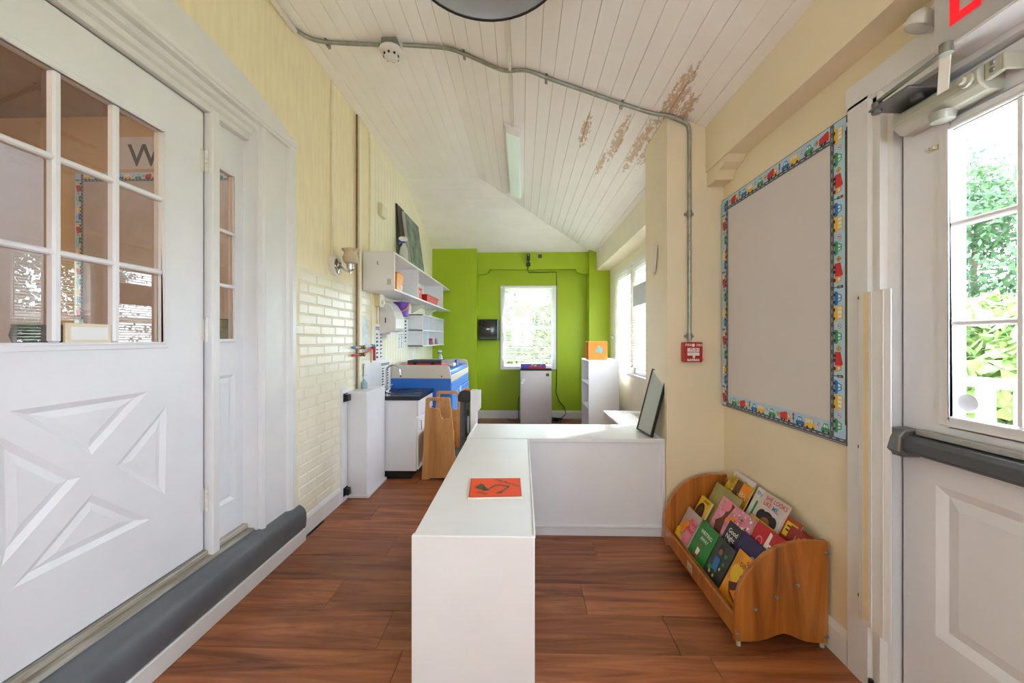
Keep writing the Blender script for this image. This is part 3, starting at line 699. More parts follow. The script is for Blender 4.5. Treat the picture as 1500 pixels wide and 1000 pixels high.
# ================================================================== BULLETIN BOARD
BX = XR
by0, by1, bz0, bz1 = 1.5455, 2.486, .848, 2.103
bd = thing('bulletin_board', (BX, 2.0, bz0), 'large bulletin board with grey paper and border of cars and trucks', 'bulletin board')
mk('backing_board', B(BX-.014, BX-.0005, by0-.006, by1+.006, bz0-.006, bz1+.006), M('board_edge', (120, 116, 104), .6, var=.15), bd)
PAPER = M('board_paper', (216, 208, 206), .75, var=.025, scale=2.5, bump=.25, bscale=3)
mk('backing_paper', B(BX-.0165, BX-.014, by0+.01, by1-.004, bz0+.004, bz1-.004), PAPER, bd)
SPR = [M('p_sky', (176, 208, 228), .55, var=.06, scale=20), M('p_road', (88, 92, 100), .6), M('p_dash', (225, 228, 230), .6, var=0), M('p_blue', (28, 116, 190), .5, var=.03),
       M('p_yellow', (238, 186, 22), .5, var=.03), M('p_green', (62, 150, 92), .5, var=.03), M('p_red', (206, 40, 40), .5, var=.03), M('p_orange', (236, 160, 60), .5, var=.03),
       M('p_black', (40, 40, 44), .5), M('p_window', (214, 232, 240), .5, var=0), M('p_white', (240, 240, 238), .5, var=0)]
def sprite(mb, fr, k, a, s):
    p = lambda pts, m, h: mb.poly(fr, [(a+x*s, y*s) for x, y in pts], m, h)
    d = lambda x, y, r, m, h: mb.disc(fr, a+x*s, y*s, r*s, m, h, 10)
    if k == 'car_blue' or k == 'car_green':
        c = 3 if k == 'car_blue' else 5
        p([(-.38, .32), (.38, .32), (.36, .52), (.22, .56), (.13, .80), (-.16, .80), (-.26, .56), (-.36, .5)], c, .0006)
        p([(-.20, .57), (-.03, .57), (-.03, .74), (-.13, .74)], 9, .0009); p([(.02, .57), (.17, .57), (.09, .74), (.02, .74)], 9, .0009)
        d(-.2, .32, .085, 8, .001); d(.2, .32, .085, 8, .001)
    elif k == 'bus':
        p([(-.42, .30), (.42, .30), (.42, .48), (.30, .54), (.27, .86), (-.42, .86)], 4, .0006)
        for i in range(3): p([(-.36+i*.21, .56), (-.20+i*.21, .56), (-.20+i*.21, .80), (-.36+i*.21, .80)], 9, .0009)
        d(-.22, .30, .09, 8, .001); d(.24, .30, .09, 8, .001)
    elif k == 'truck':
        p([(-.55, .34), (.16, .34), (.16, .80), (.08, .88), (-.55, .72)], 6, .0006); p([(.16, .34), (.50, .34), (.50, .52), (.40, .78), (.16, .78)], 7, .0006)
        p([(.24, .55), (.42, .55), (.36, .72), (.24, .72)], 9, .0009); d(-.35, .32, .10, 8, .001); d(-.1, .32, .10, 8, .001); d(.34, .32, .10, 8, .001)
    elif k == 'light':
        p([(-.02, .1), (.02, .1), (.02, .55), (-.02, .55)], 8, .0006); p([(-.07, .5), (.07, .5), (.07, .9), (-.07, .9)], 8, .0007)
        for i, c in enumerate((5, 4, 6)): d(0, .57+i*.13, .045, c, .001)
    elif k == 'diamond':
        p([(0, .42), (.16, .60), (0, .78), (-.16, .60)], 8, .0006); p([(0, .45), (.135, .60), (0, .75), (-.135, .60)], 4, .0008)
        p([(-.05, .55), (-.01, .55), (-.01, .65), (-.05, .65)], 8, .001); p([(.02, .55), (.06, .55), (.06, .65), (.02, .65)], 8, .001)
    elif k == 'nosign':
        d(0, .66, .12, 6, .0006); d(0, .66, .09, 10, .0008); p([(-.07, .60), (-.05, .58), (.07, .72), (.05, .74)], 6, .001); p([(-.03, .6), (.03, .62), (.01, .72), (-.02, .7)], 8, .0012)
SEQ = [('car_blue', .62), ('bus', .78), ('nosign', .34), ('car_green', .6), ('diamond', .42), ('truck', .85), ('light', .38)]
def border(fr, L_, s, start, par):
    mb = MB(); mb.rect(fr, 0, L_, 0, s, 0, 0); mb.rect(fr, 0, L_, .02*s, .28*s, 1, .0003)
    q = .01
    while q < L_-.03: mb.rect(fr, q, q+.018, .13*s, .165*s, 2, .0005); q += .036
    a = .02; i = start
    while a < L_-.03:
        k, w = SEQ[i % 7]; w *= s*1.18
        if a+w > L_: break
        sprite(mb, fr, k, a+w/2, s); a += w; i += 1
    mk('border_strip', mb, SPR, par)
BS = .074; xb = BX-.0175
border(frame((xb, by1, bz1-BS), (0, -1, 0), (0, 0, 1)), by1-by0, BS, 3, bd)
border(frame((xb, by1, bz0), (0, -1, 0), (0, 0, 1)), by1-by0, BS, 1, bd)
border(frame((xb-.0015, by0+BS+.004, bz0+.01), (0, 0, -1), (0, -1, 0)) if False else frame((xb-.0015, by0+BS+.004, bz1-.002), (0, 0, -1), (0, -1, 0)), bz1-bz0-.02, BS, 1, bd)
border(frame((xb-.0015, by1-BS-.0, bz0+.004), (0, 0, 1), (0, 1, 0)), bz1-bz0-.02, BS, 5, bd)
mk('paper_edge', MB().add([(BX-.006, by1+.004, bz0), (BX-.006, by1+.004, 1.42), (BX-.010, by1+.030, 1.43), (BX-.012, by1+.027, 1.3), (BX-.010, by1+.022, 1.15), (BX-.012, by1+.034, 1.05), (BX-.010, by1+.010, .87)], [(0, 1, 2, 3, 4, 5, 6)]), M('p_white', (0, 0, 0)), bd)

# board and sign seen through the left door glass
b2 = thing('bulletin_board', (-3.3, AY, 1.0), 'car-bordered bulletin board seen through the left door glass', 'bulletin board')
zt = PY(150, 254, AY).z; x0 = PY(112, 254, AY).x; x1 = -2.2
mk('backing_paper', B(x0, x1, AY-.012, AY-.001, .9, zt), M('board_paper2', (190, 172, 160), .75), b2)
border(frame((x0, AY-.0125, zt-.085), (1, 0, 0), (0, 0, 1)), x1-x0, .085, 0, b2)
border(frame((x0+.085, AY-.0135, .92), (0, 0, 1), (-1, 0, 0)), zt-.93, .085, 2, b2)
sg = thing('wall_sign', PY(205, 245, AY), 'pale paper sign with dark capital letters seen through door glass', 'sign')
p0, p1 = PY(172, 248, AY), PY(262, 200, AY)
mk('sheet', B(p0.x, p1.x, AY-.004, AY-.001, p0.z, p1.z), M('sheet_pale', (206, 192, 178), .7), sg)
fr = frame((p0.x, AY-.004, p0.z), (1, 0, 0), (0, 0, 1))
mk('lettering', MB().text('Wi', fr, .11, .03, .30, 0, .001), M('ink_grey', (66, 58, 54), .7), sg)
bk = PY(60, 482, 2.6)
# patterned pots on the inner window ledge beyond the glass
mk('ledge_beyond', B(-2.0, -1.70, .6, 2.38, 1.18, 1.215), WHITE, kind='structure')
POT = M('pot_dark', (52, 52, 56), .4, var=.6, scale=40)
def pot(u, v, X, r, h, m, label):
    c = PX(u, v, X); o = thing('bowl', (c.x, c.y, 1.215), label, 'bowl')
    mk('body', MB().lathe([(r*.55, 0), (r*.9, h*.25), (r, h*.6), (r*.92, h), (r*.84, h), (r*.9, h*.6), (r*.5, h*.1), (0, h*.1)], (c.x, c.y, 1.215), n=24), m, o, smooth=True)
    mk('rim', MB().lathe([(r*.84, h), (r*.86, h+.006), (r*.93, h+.006), (r*.95, h)], (c.x, c.y, 1.215), n=24), POT, o, smooth=True)
pot(58, 490, -1.86, .075, .085, POT, 'dark blue-grey patterned bowl on the ledge behind left door glass')
pot(327, 480, -1.80, .07, .15, M('pot_green', (128, 132, 96), .5, var=.45, scale=30), 'green marbled round vase behind the narrow sidelight glass')

# ================================================================== CEILING FITTINGS
fl = thing('fluorescent_light', PC(751, 232), 'long slim fluorescent light with pale diffuser on white board ceiling', 'ceiling light')
a0 = PC(739, 181); a1 = PC(763, 185); b0 = PC(746, 281); b1 = PC(765, 284)
y0, y1 = (a0.y+a1.y)/2, (b0.y+b1.y)/2; xm = (a0.x+a1.x)/2; xw = .10; xm2 = (b0.x+b1.x)/2
def onc(x, y, d=0): return V((x, y, zc(x)-d))
def cbox(mb, x0, x1, y0, y1, d0, d1):
    P = [onc(x, y, d) for x in (x0, x1) for y in (y0, y1) for d in (d0, d1)]
    return mb.add(P, [(0, 1, 3, 2), (4, 6, 7, 5), (0, 4, 5, 1), (2, 3, 7, 6), (0, 2, 6, 4), (1, 5, 7, 3)])
xc = (xm+xm2)/2
mk('housing', cbox(MB(), xc-.066, xc+.066, y0, y1, 0, .03), WHITE, fl, bev=.004)
mk('diffuser', cbox(MB(), xc-.060, xc+.060, y0+.03, y1-.02, .03, .062), M('diffuser_pale', (222, 238, 228), .35, var=.01, emit=.12), fl, bev=.012, seg=3, smooth=True)
mk('end_cap', cbox(MB(), xc-.056, xc+.056, y0, y0+.035, .025, .066), M('cap_white', (228, 226, 222), .4), fl, bev=.004)
rw0 = PC(738, 30); 
mk('cable_raceway', cbox(MB(), xc-.011, xc+.011, 1.90, y0+.01, 0, .018), M('raceway_white', (226, 222, 214), .5), label='white cable raceway running along ceiling to fluorescent light', cat='raceway', bev=.003)
# round grey dome lamp
hzd = 1.52; rd = .22*hzd; yc = 1.02*hzd; xd = PZ(720, 15, H+hzd).x
dm = thing('dome_light', (xd, yc, H+hzd), 'wide round grey metal dome lamp with dark rim under ceiling', 'ceiling light')
zt = zc(xd)-H-hzd
mk('shade', MB().lathe([(rd, 0), (rd, .006), (rd*.96, .03), (rd*.8, .075), (rd*.5, .115), (rd*.2, .13), (rd*.2, zt), (0, zt), (0, zt-.004), (rd*.17, zt-.004), (rd*.17, .125), (rd*.48, .108), (rd*.78, .068), (rd*.93, .026), (rd*.97, 0), (rd, 0)], (xd, yc, H+hzd), n=48),
   M('dome_grey', (150, 152, 156), .45, .2, var=.04), dm, smooth=True)
mk('rim', MB().lathe([(rd*.985, -.004), (rd*1.012, -.004), (rd*1.012, .006), (rd*.985, .004), (rd*.985, -.004)], (xd, yc, H+hzd), n=48), BLACK, dm, smooth=True)
mk('bulb', MB().lathe([(0, -.01), (.03, -.004), (.045, .02), (.04, .05), (.02, .09), (.02, .13)], (xd, yc, H+hzd+.01), n=20), M('bulb_white', (236, 234, 228), .3), dm, smooth=True)
# conduit across the ceiling, then down the pillar
CO = M('conduit', (158, 160, 148), .45, .55, var=.2, scale=25)
def sm(pts, n=3):
    for _ in range(n):
        q = [pts[0]]
        for a, b in zip(pts, pts[1:]): q += [a*.75+b*.25, a*.25+b*.75]
        pts = q+[pts[-1]]
    return pts
cr = .0115
top = [(430, 41), (452, 57), (482, 63), (556, 66)]
cd = thing('ceiling_conduit', PC(700, 90), 'bent galvanised conduit running across ceiling and down to fire alarm', 'conduit')
seg1 = sm([PC(u, v, cr) for u, v in top])
seg2 = [PC(u, v, cr) for u, v in ((590, 66), (640, 69), (662, 72), (690, 83), (722, 98), (742, 105), (765, 102), (782, 106), (800, 114), (850, 131), (910, 152), (960, 168))]
yp = 2.50-cr-.002
xd_ = PY(1010, 300, yp).x
seg2 += [V((.90, yp-.004, zc(.90)-cr)), V((xd_-.035, yp-.004, zc(xd_)-cr)), V((xd_, yp, zc(xd_)-cr-.02)), V((xd_, yp, zc(xd_)-.14)), V((xd_, yp, 1.9)), V((xd_, yp, 1.24))]
mk('pipe', MB().tube(seg1, cr, 10), CO, cd, smooth=True); mk('pipe', MB().tube(sm(seg2, 2), cr, 10), CO, cd, smooth=True)
for u, v in ((481, 63), (680, 79), (800, 114), (910, 152)):
    p = PC(u, v, 0); c_ = MB().add([], []); cbox(c_, p.x-.008, p.x+.008, p.y-.02, p.y+.02, 0, .028); cbox(c_, p.x-.008, p.x+.008, p.y-.045, p.y-.02, 0, .004)
    mk('strap', c_, GREYM, cd, bev=.002)
for z_ in (2.03, 1.27):
    mk('coupling', MB().cyl((xd_, yp, z_-.018), (xd_, yp, z_+.018), .016, 12).box(xd_-.03, xd_+.03, yp+.008, yp+.013, z_-.008, z_+.008), GREYM, cd, smooth=True)
r0, r1 = PC(388, -10), PC(430, 41)
mk('corner_raceway', MB().tube([V((XL+.016, .9, zc(XL)-.02)), V((XL+.016, r1.y, zc(XL)-.02))], .015, 8), M('raceway_white', (0, 0, 0)), label='white cable raceway in the corner where brick wall meets ceiling', cat='raceway', smooth=True)
# smoke detector on its box
p = PC(573, 62); dt = thing('smoke_detector', p, 'white round smoke detector on steel box on the ceiling conduit', 'smoke detector')
mk('junction_box', cbox(MB(), p.x-.05, p.x+.05, p.y-.05, p.y+.05, 0, .05), GREYM, dt, bev=.004)
nrm = V((0, 0, -1)); c = onc(p.x, p.y, .05)
mk('base', MB().lathe([(.072, 0), (.072, .012), (.060, .022), (.046, .03)], c, nrm, 28), M('detector_white', (226, 224, 218), .45), dt, smooth=True)
hd_ = MB().lathe([(.044, .03), (.044, .048), (.032, .056), (0, .058)], c, nrm, 24)
ho = mk('head', hd_, M('detector_white', (0, 0, 0)), dt, smooth=True)
for i in range(8):
    t = i*math.pi/4; u_ = nrm.orthogonal().normalized(); w_ = nrm.cross(u_); q = c+nrm*.04+(u_*math.cos(t)+w_*math.sin(t))*.0435
    mk('vent', MB().box(q.x-.006, q.x+.006, q.y-.006, q.y+.006, q.z-.006, q.z+.006), BLACK, ho)

# ================================================================== PILLAR ITEMS
yp0 = 2.50
fa = thing('fire_alarm', (1.03, yp0-.02, 1.11), 'red fire alarm pull station with white handle on tan pillar', 'fire alarm')
q0, q1 = PY(999, 530, yp0-.02), PY(1027, 501, yp0-.02)
mk('housing', B(q0.x, q1.x, yp0-.045, yp0-.0005, q0.z, q1.z), RED, fa, bev=.006, seg=2)
fr = frame(((q0.x+q1.x)/2, yp0-.0455, (q0.z+q1.z)/2), (1, 0, 0), (0, 0, 1)); wq, hq = (q1.x-q0.x)/2, (q1.z-q0.z)/2
WP = M('alarm_white', (232, 230, 226), .5)
mk('pull_plate', MB().rect(fr, -wq*.62, wq*.62, hq*.05, hq*.42, h=.001).rect(fr, -wq*.62, wq*.62, -hq*.34, -hq*.02, h=.001).rect(fr, -wq*.62, wq*.62, -hq*.88, -hq*.66, h=.001), WP, fa)
mk('pull_handle', B(fr(-wq*.3, 0).x, fr(wq*.3, 0).x, yp0-.06, yp0-.046, fr(0, -hq*.32).z, fr(0, -hq*.12).z).box(fr(-wq*.1, 0).x, fr(wq*.1, 0).x, yp0-.058, yp0-.046, fr(0, -hq*.58).z, fr(0, -hq*.3).z), WP, fa, bev=.002)
lt = MB().text('FIRE', fr, -wq*.85, hq*.6, .022, 0, .001).text('FIRE', fr, wq*.32, hq*.6, .020, 0, .001).disc(fr, 0, hq*.70, wq*.17, 0, .001)
mk('lettering', lt, WP, fa)
mk('lettering', MB().text('PUSH', fr, -wq*.34, hq*.13, .022, 0, .0016), RED, fa); mk('lettering', MB().text('PULL DOWN', fr, -wq*.52, -hq*.84, .016, 0, .0016), RED, fa)
# torn paper on the pillar's side
t0 = frame((.9045, PX(962, 380, .9045).y, PX(962, 380, .9045).z), (0, -1, 0), (0, 0, 1))
tp = MB(); prev = None
pl = [(-.065, .06, .11), (-.05, -.10, .12), (-.035, -.098, .12), (-.02, -.085, .118), (-.005, -.075, .11), (.012, -.065, .10), (.02, .03, .095), (.035, .045, .09)]
for i in range(len(pl)-1):
    a, b = pl[i], pl[i+1]; h_ = (.004, .012)[i % 2]; h2 = (.012, .004)[i % 2]
    tp.quad(t0(a[0], a[1], -h_*-1 if False else h_), t0(b[0], b[1], h2), t0(b[0], b[2], h2*.3), t0(a[0], a[2], h_*.3))
mk('torn_paper', tp, M('paper_pale', (226, 214, 208), .7), label='torn crumpled strip of pale paper hanging on pillar', cat='paper')
# leaning picture frame
pf = thing('framed_picture', (.81, 2.64, .622), 'thin black picture frame leaning against the pillar on white shelf', 'picture frame')
ang = math.atan2(.108, .42); up_ = V((math.sin(ang), 0, math.cos(ang))); nn = V((-math.cos(ang), 0, math.sin(ang)))
fr = frame((.795, 2.78, .6262), (.10, -1, 0), up_)
fr2 = lambda a, b, h=0: fr(a, b, -h)
FWd, FH, bt = .235, .435, .010
def fbox(mb, a0, a1, b0, b1, h0, h1):
    P = [fr(a, b, h) for a in (a0, a1) for b in (b0, b1) for h in (h0, h1)]
    return mb.add(P, [(0, 1, 3, 2), (4, 6, 7, 5), (0, 4, 5, 1), (2, 3, 7, 6), (0, 2, 6, 4), (1, 5, 7, 3)])
fm = MB()
for a in ((0, bt, 0, FH), (FWd-bt, FWd, 0, FH), (bt, FWd-bt, 0, bt), (bt, FWd-bt, FH-bt, FH)): fbox(fm, *a, -.016, .002)
mk('moulding', fm, BLACK, pf, bev=.001)
mk('print', fbox(MB(), bt, FWd-bt, bt, FH-bt, -.010, -.004), M('print_grey', (176, 180, 172), .5, var=.05), pf)
mk('glazing', MB().quad(fr(bt, bt, -.012), fr(FWd-bt, bt, -.012), fr(FWd-bt, FH-bt, -.012), fr(bt, FH-bt, -.012)), GLASS, pf)

# ================================================================== WHITE SHELF UNITS (L)
ST = .618
s1 = thing('low_shelf_unit', (-.16, 1.9, 0), 'long low white shelf unit with orange sign lying on top', 'shelf')
mk('top', B(-.352, .036, 1.276, 2.520, ST-.018, ST), WHITE2, s1, bev=.002)
mk('end_panel', B(-.356, .040, 1.262, 1.282, 0, ST+.003), WHITE2, s1, bev=.003)
mk('end_panel', B(-.352, .036, 2.500, 2.520, 0, ST-.018), WHITE2, s1)
mk('back_panel', B(.028, .036, 1.282, 2.500, 0, ST-.018), WHITE2, s1)
mk('shelf_board', B(-.345, .028, 1.282, 2.500, .30, .318), WHITE2, s1); mk('shelf_board', B(-.345, .028, 1.282, 2.500, .05, .068), WHITE2, s1)
mk('divider', B(-.345, .028, 1.89, 1.908, .068, .30), WHITE2, s1); mk('divider', B(-.345, .028, 1.89, 1.908, .318, ST-.018), WHITE2, s1)
mk('edge_strip', B(.036, .043, 1.282, 2.520, ST-.012, ST+.004), WHITE2, s1, bev=.002)
s2 = thing('low_shelf_unit', (.27, 2.74, 0), 'low white shelf unit standing crossways against the tan pillar', 'shelf')
mk('top', B(-.352, .885, 2.530, 2.965, ST-.018, ST), WHITE2, s2, bev=.003)
mk('edge_strip', B(-.352, .890, 2.522, 2.534, ST-.022, ST+.003), WHITE2, s2, bev=.003)
mk('back_panel', B(-.345, .882, 2.540, 2.548, .06, ST-.018), WHITE2, s2)
mk('end_panel', B(.880, .902, 2.522, 2.965, 0, ST+.004), WHITE2, s2, bev=.003); mk('end_panel', B(-.356, -.338, 2.53, 2.965, 0, ST+.004), WHITE2, s2, bev=.003)
mk('plinth', B(-.338, .880, 2.532, 2.55, 0, .058), WHITE2, s2, bev=.002); mk('base_rail', B(-.338, .880, 2.524, 2.54, .052, .072), WHITE2, s2, bev=.005)
mk('shelf_board', B(-.338, .88, 2.55, 2.955, .30, .318), WHITE2, s2); mk('divider', B(.26, .28, 2.55, 2.955, .06, ST-.018), WHITE2, s2)
# construction sign
cs = thing('construction_sign', (-.08, 1.66, ST), 'square orange construction zone sign with excavator lying on white shelf', 'sign')
c_ = [PZ(685, 729, ST+.006), PZ(765.5, 727.5, ST+.006), PZ(763, 699.5, ST+.006), PZ(689, 700, ST+.006)]
mk('mounting_board', MB().add(c_+[p-V((0, 0, .0055)) for p in c_], [(0, 1, 2, 3), (4, 5, 6, 7), (0, 1, 5, 4), (1, 2, 6, 5), (2, 3, 7, 6), (3, 0, 4, 7)]), M('card_cream', (226, 214, 196), .7), cs)
def fr(a, b, h=0):
    lo = c_[0].lerp(c_[1], a); hi = c_[3].lerp(c_[2], a); return lo.lerp(hi, b)+V((0, 0, h))
OR = [M('sign_orange', (240, 76, 8), .65, var=.03), M('sign_dkred', (196, 40, 20), .5), M('sign_ink', (62, 52, 14), .55)]
pr = MB().rect(fr, .015, .985, .02, .975, 1, .0006).rect(fr, .04, .96, .045, .95, 0, .0012)
mk('face', pr, OR, cs)
pr = MB()
pr.poly(fr, [(.10, .55), (.16, .55), (.20, .66), (.27, .64), (.30, .52), (.36, .40), (.40, .40), (.36, .30), (.30, .34), (.24, .46), (.16, .50)], 0, .002)
pr.poly(fr, [(.10, .46), (.17, .52), (.33, .36), (.37, .40), (.41, .38), (.31, .28)], 0, .0022)
for a, b in (((.40, .42), (.50, .58)), ((.50, .58), (.58, .585)), ((.58, .585), (.76, .50)), ((.76, .50), (.60, .22))):
    d = V(b)-V(a); n_ = V((-d.y, d.x)).normalized()*.022; pr.poly(fr, [tuple(V(a)+n_), tuple(V(a)-n_), tuple(V(b)-n_), tuple(V(b)+n_)], 0, .0024)
pr.poly(fr, [(.50, .16), (.62, .16), (.645, .27), (.58, .26)], 0, .0022)
mk('excavator_print', pr, OR[2], cs)
tx = MB()
def trot(a, b, size, ang, t):
    vs, fs = text2d(t); w = max(v[0] for v in vs); c0_, s0_ = math.cos(ang), math.sin(ang)
    tx.add([fr(a+(x*c0_*.62-y*s0_*1.)*size, b+(x*s0_*.62+y*c0_)*size, .002) for x, y in vs], fs, 0)
trot(.46, .86, .125, -.70, 'CONSTRUCTION'); trot(.14, .22, .13, -.55, 'ZONE')
tx2 = mk('lettering', tx, OR[2], cs)

# ================================================================== BOOK RACK
RW = wood('rack_maple', [(118, 62, 20), (160, 92, 34), (184, 112, 46), (196, 126, 58)], along=2, scale=.55, rough=.32, perobj=.03, coat=.3)
RE = M('ply_edge', (128, 104, 74), .6, var=.2, scale=30)
rk = thing('book_rack', (1.05, 2.07, 0), 'curved maple book display rack with slanted tiers against tan wall', 'book rack')
def panel(y0, y1):
    out = [(.864, .022), (.866, .132), (.869, .20), (.885, .252), (.912, .30), (.945, .34), (.985, .378), (1.03, .406), (1.08, .424), (1.14, .434), (1.236, .434), (1.236, .022), (1.19, .022), (1.15, .026), (1.115, .038), (1.085, .052), (1.06, .058), (1.035, .052), (1.0, .036), (.965, .026), (.92, .022)]
    return mk('side_panel', MB().prism(out, 'y', y0, y1), RW, rk, bev=.002)
sp = panel(1.632, 1.652); sp2 = panel(2.425, 2.445)
for a, b in ((.874, .05), (1.229, .05), (.945, .155), (1.03, .205), (1.115, .255), (1.229, .385)):
    mk('bolt', MB().lathe([(.009, 0), (.007, .004), (.003, .005), (0, .003)], (a, 1.632, b), (0, -1, 0), 12), GREYM, sp, smooth=True)
for a in (.885, 1.22):
    for yy in (1.645, 2.435): mk('foot', MB().cyl((a, yy, 0), (a, yy, .023), .009, 10), M('foot_grey', (170, 168, 160), .5), rk)
LN = math.radians(27); lu = V((math.sin(LN), 0, math.cos(LN))); lnn = V((-math.cos(LN), 0, math.sin(LN)))
tiers = [(.893, .085), (.957, .148), (1.015, .215), (1.10, .285)]
def slab(mb, x, z, y0, y1, h, off, t):
    P = [V((x, yy, z))+lu*b+lnn*o for yy in (y0, y1) for b in (0, h) for o in (off, off-t)]
    return mb.add(P, [(0, 1, 3, 2), (4, 6, 7, 5), (0, 4, 5, 1), (2, 3, 7, 6), (0, 2, 6, 4), (1, 5, 7, 3)])
mk('front_board', B(.866, .880, 1.652, 2.425, .035, .118), RW, rk, bev=.003)
for i, (x, z) in enumerate(tiers):
    mk('tier_back', slab(MB(), x, z, 1.652, 2.425, (.084, .084, .10, .11)[i], -.030, .006), RW, rk, bev=.002)
    mk('tier_ledge', slab(MB(), x, z, 1.652, 2.425, .010, -.008, .028), RW, rk, bev=.001)
mk('back_board', B(1.218, 1.230, 1.652, 2.425, .05, .418), RW, rk, bev=.002)
fr = frame((.8655, 2.07, .055), (0, -1, 0), (0, 0, 1))
mk('maker_label', MB().rect(fr, -.03, .03, 0, .04, 0, .0006).rect(fr, -.02, .02, .012, .018, 1, .001), [M('label_pale', (206, 190, 160), .6), M('label_ink', (120, 100, 70), .6)], rk)
PG = M('pages', (226, 216, 196), .7, var=.08, scale=90)
def bookm(nm, c, r=.35, var=.05, scale=20): return M('cover_'+nm, c, r, var=var, scale=scale)
K_ = dict(w=M('ink_white', (236, 234, 230), .5, var=0), k=M('ink_black', (26, 24, 26), .5, var=0), y=M('ink_yellow', (236, 196, 30), .5, var=.05), r=M('ink_red', (200, 34, 40), .5, var=.03), b=M('ink_blue', (40, 120, 190), .5, var=.03),
          g=M('ink_green', (30, 150, 60), .5, var=.05), o=M('ink_orange', (232, 130, 30), .5, var=.1), n=M('ink_brown', (92, 52, 30), .5, var=.2), p=M('ink_pink', (226, 130, 150), .5, var=.1), s=M('ink_skin', (150, 96, 64), .5, var=.05), l=M('ink_lightblue', (130, 180, 210), .5), c=M('ink_cream', (222, 206, 150), .5, var=.2, scale=50))
def book(tier, y_hi, y_lo, h, t, cm, label, deco=None, off=.0, roll=0, zup=0):
    x, z = tiers[tier]; o0 = V((x, y_hi, z))+lu*(.011+zup)+lnn*(-.0295+off)
    w = y_hi-y_lo; du = V((0, -1, 0)); vv = lu
    if roll: 
        R_ = Matrix.Rotation(roll, 3, lnn); du = R_ @ du; vv = R_ @ vv
    f0 = lambda a, b, q=0: o0+du*a+vv*b+lnn*q
    o = thing('picture_book', o0, label, 'book', None)
    def bx_(mb, a0, a1, b0, b1, q0, q1):
        P = [f0(a, b, q) for a in (a0, a1) for b in (b0, b1) for q in (q0, q1)]
        return mb.add(P, [(0, 1, 3, 2), (4, 6, 7, 5), (0, 4, 5, 1), (2, 3, 7, 6), (0, 2, 6, 4), (1, 5, 7, 3)])
    bd_ = .0018; cv = MB(); bx_(cv, 0, w, 0, h, t-bd_, t); bx_(cv, 0, w, 0, h, 0, bd_); bx_(cv, 0, bd_, 0, h, bd_, t-bd_)
    mk('cover', cv, cm, o); mk('pages', bx_(MB(), bd_, w-.003, .003, h-.003, bd_, t-bd_), PG, o)
    if deco:
        mb = MB(); ff = lambda a, b, q=0: f0(a*w, b*h, t+q)
        used = []
        def I(k):
            if k not in used: used.append(k)
            return used.index(k)
        for i, d in enumerate(deco):
            hh_ = .0004+.0003*i
            if d[0] == 'r': mb.rect(ff, d[2], d[3], d[4], d[5], I(d[1]), hh_)
            elif d[0] == 'd': mb.poly(ff, [(d[2]+d[4]*math.cos(k*math.pi/8), d[3]+d[4]*w/h*(d[5] if len(d) > 5 else 1)*math.sin(k*math.pi/8)) for k in range(16)], I(d[1]), hh_)
            elif d[0] == 'p': mb.poly(ff, d[2], I(d[1]), hh_)
            elif d[0] == 't':
                vs, fs = text2d(d[2]); a0 = d[6] if len(d) > 6 else 0; ca_, sa_ = math.cos(a0), math.sin(a0)
                mb.add([f0(d[3]*w+(X_*ca_-Y_*sa_)*d[5], d[4]*h+(X_*sa_+Y_*ca_)*d[5], t+hh_) for X_, Y_ in vs], fs, I(d[1]))
        mk('cover_print', mb, [K_[k] for k in used], o)
    return o
rnd = random.Random(3)
def spots(k, n, r0, r1, a0=.05, a1=.95, b0=.05, b1=.95): return [('d', k, rnd.uniform(a0, a1), rnd.uniform(b0, b1), rnd.uniform(r0, r1)) for _ in range(n)]
# first tier
book(0, 2.405, 2.235, .185, .007, bookm('pinkgrey', (186, 176, 168)), 'pink and grey picture book with yellow animal, front tier end', spots('r', 14, .008, .014)+[('p', 'p', [(.5, .05), (.95, .05), (.95, .8), (.55, .85)]), ('d', 'o', .32, .38, .17), ('d', 'o', .42, .56, .12), ('d', 'y', .12, .2, .14), ('t', 'r', 'Tiny', .55, .62, .04), ('t', 'r', 'Bear', .56, .42, .04), ('p', 'y', [(.02, .02), (.6, .02), (.5, .12), (.05, .2)])])
book(0, 2.225, 2.045, .19, .005, bookm('green', (34, 132, 52)), 'bright green picture book with a small drawn figure', [('t', 'w', 'WRITING', .16, .68, .028), ('t', 'w', 'AWAY', .30, .52, .026), ('d', 's', .45, .36, .07), ('p', 'w', [(.36, .3), (.56, .28), (.52, .12), (.38, .12)]), ('r', 'r', .36, .56, .05, .12), ('r', 'k', .4, .44, .0, .05)])
book(0, 2.035, 1.885, .19, .006, bookm('photo', (38, 48, 40), var=.7, scale=35), 'dark photo-covered book showing a person in greenery', [('d', 'g', .7, .7, .07), ('d', 'g', .75, .5, .06), ('d', 'g', .2, .2, .09), ('d', 'g', .55, .25, .06), ('d', 'k', .38, .78, .15), ('d', 's', .40, .70, .10), ('p', 'b', [(.25, .55), (.55, .55), (.6, .25), (.3, .2)]), ('d', 'c', .7, .35, .05), ('d', 'c', .3, .12, .06), ('d', 'c', .55, .1, .05)])
book(0, 1.875, 1.665, .215, .006, bookm('amber', (226, 150, 20), var=.25, scale=12), 'golden orange dinosaur book at the near end of front tier', [('d', 'y', .25, .55, .2), ('t', 'n', 'GIANT', .38, .84, .024), ('t', 'n', 'DINOSAURS', .22, .72, .030), ('d', 'n', .55, .42, .17), ('p', 'n', [(.15, .30), (.4, .42), (.85, .40), (.9, .2), (.6, .04), (.3, .12)]), ('d', 's', .45, .55, .07), ('d', 's', .62, .58, .07), ('d', 's', .75, .5, .06), ('d', 'c', .6, .25, .12), ('p', 'o', [(.3, .18), (.5, .3), (.55, .1)])])
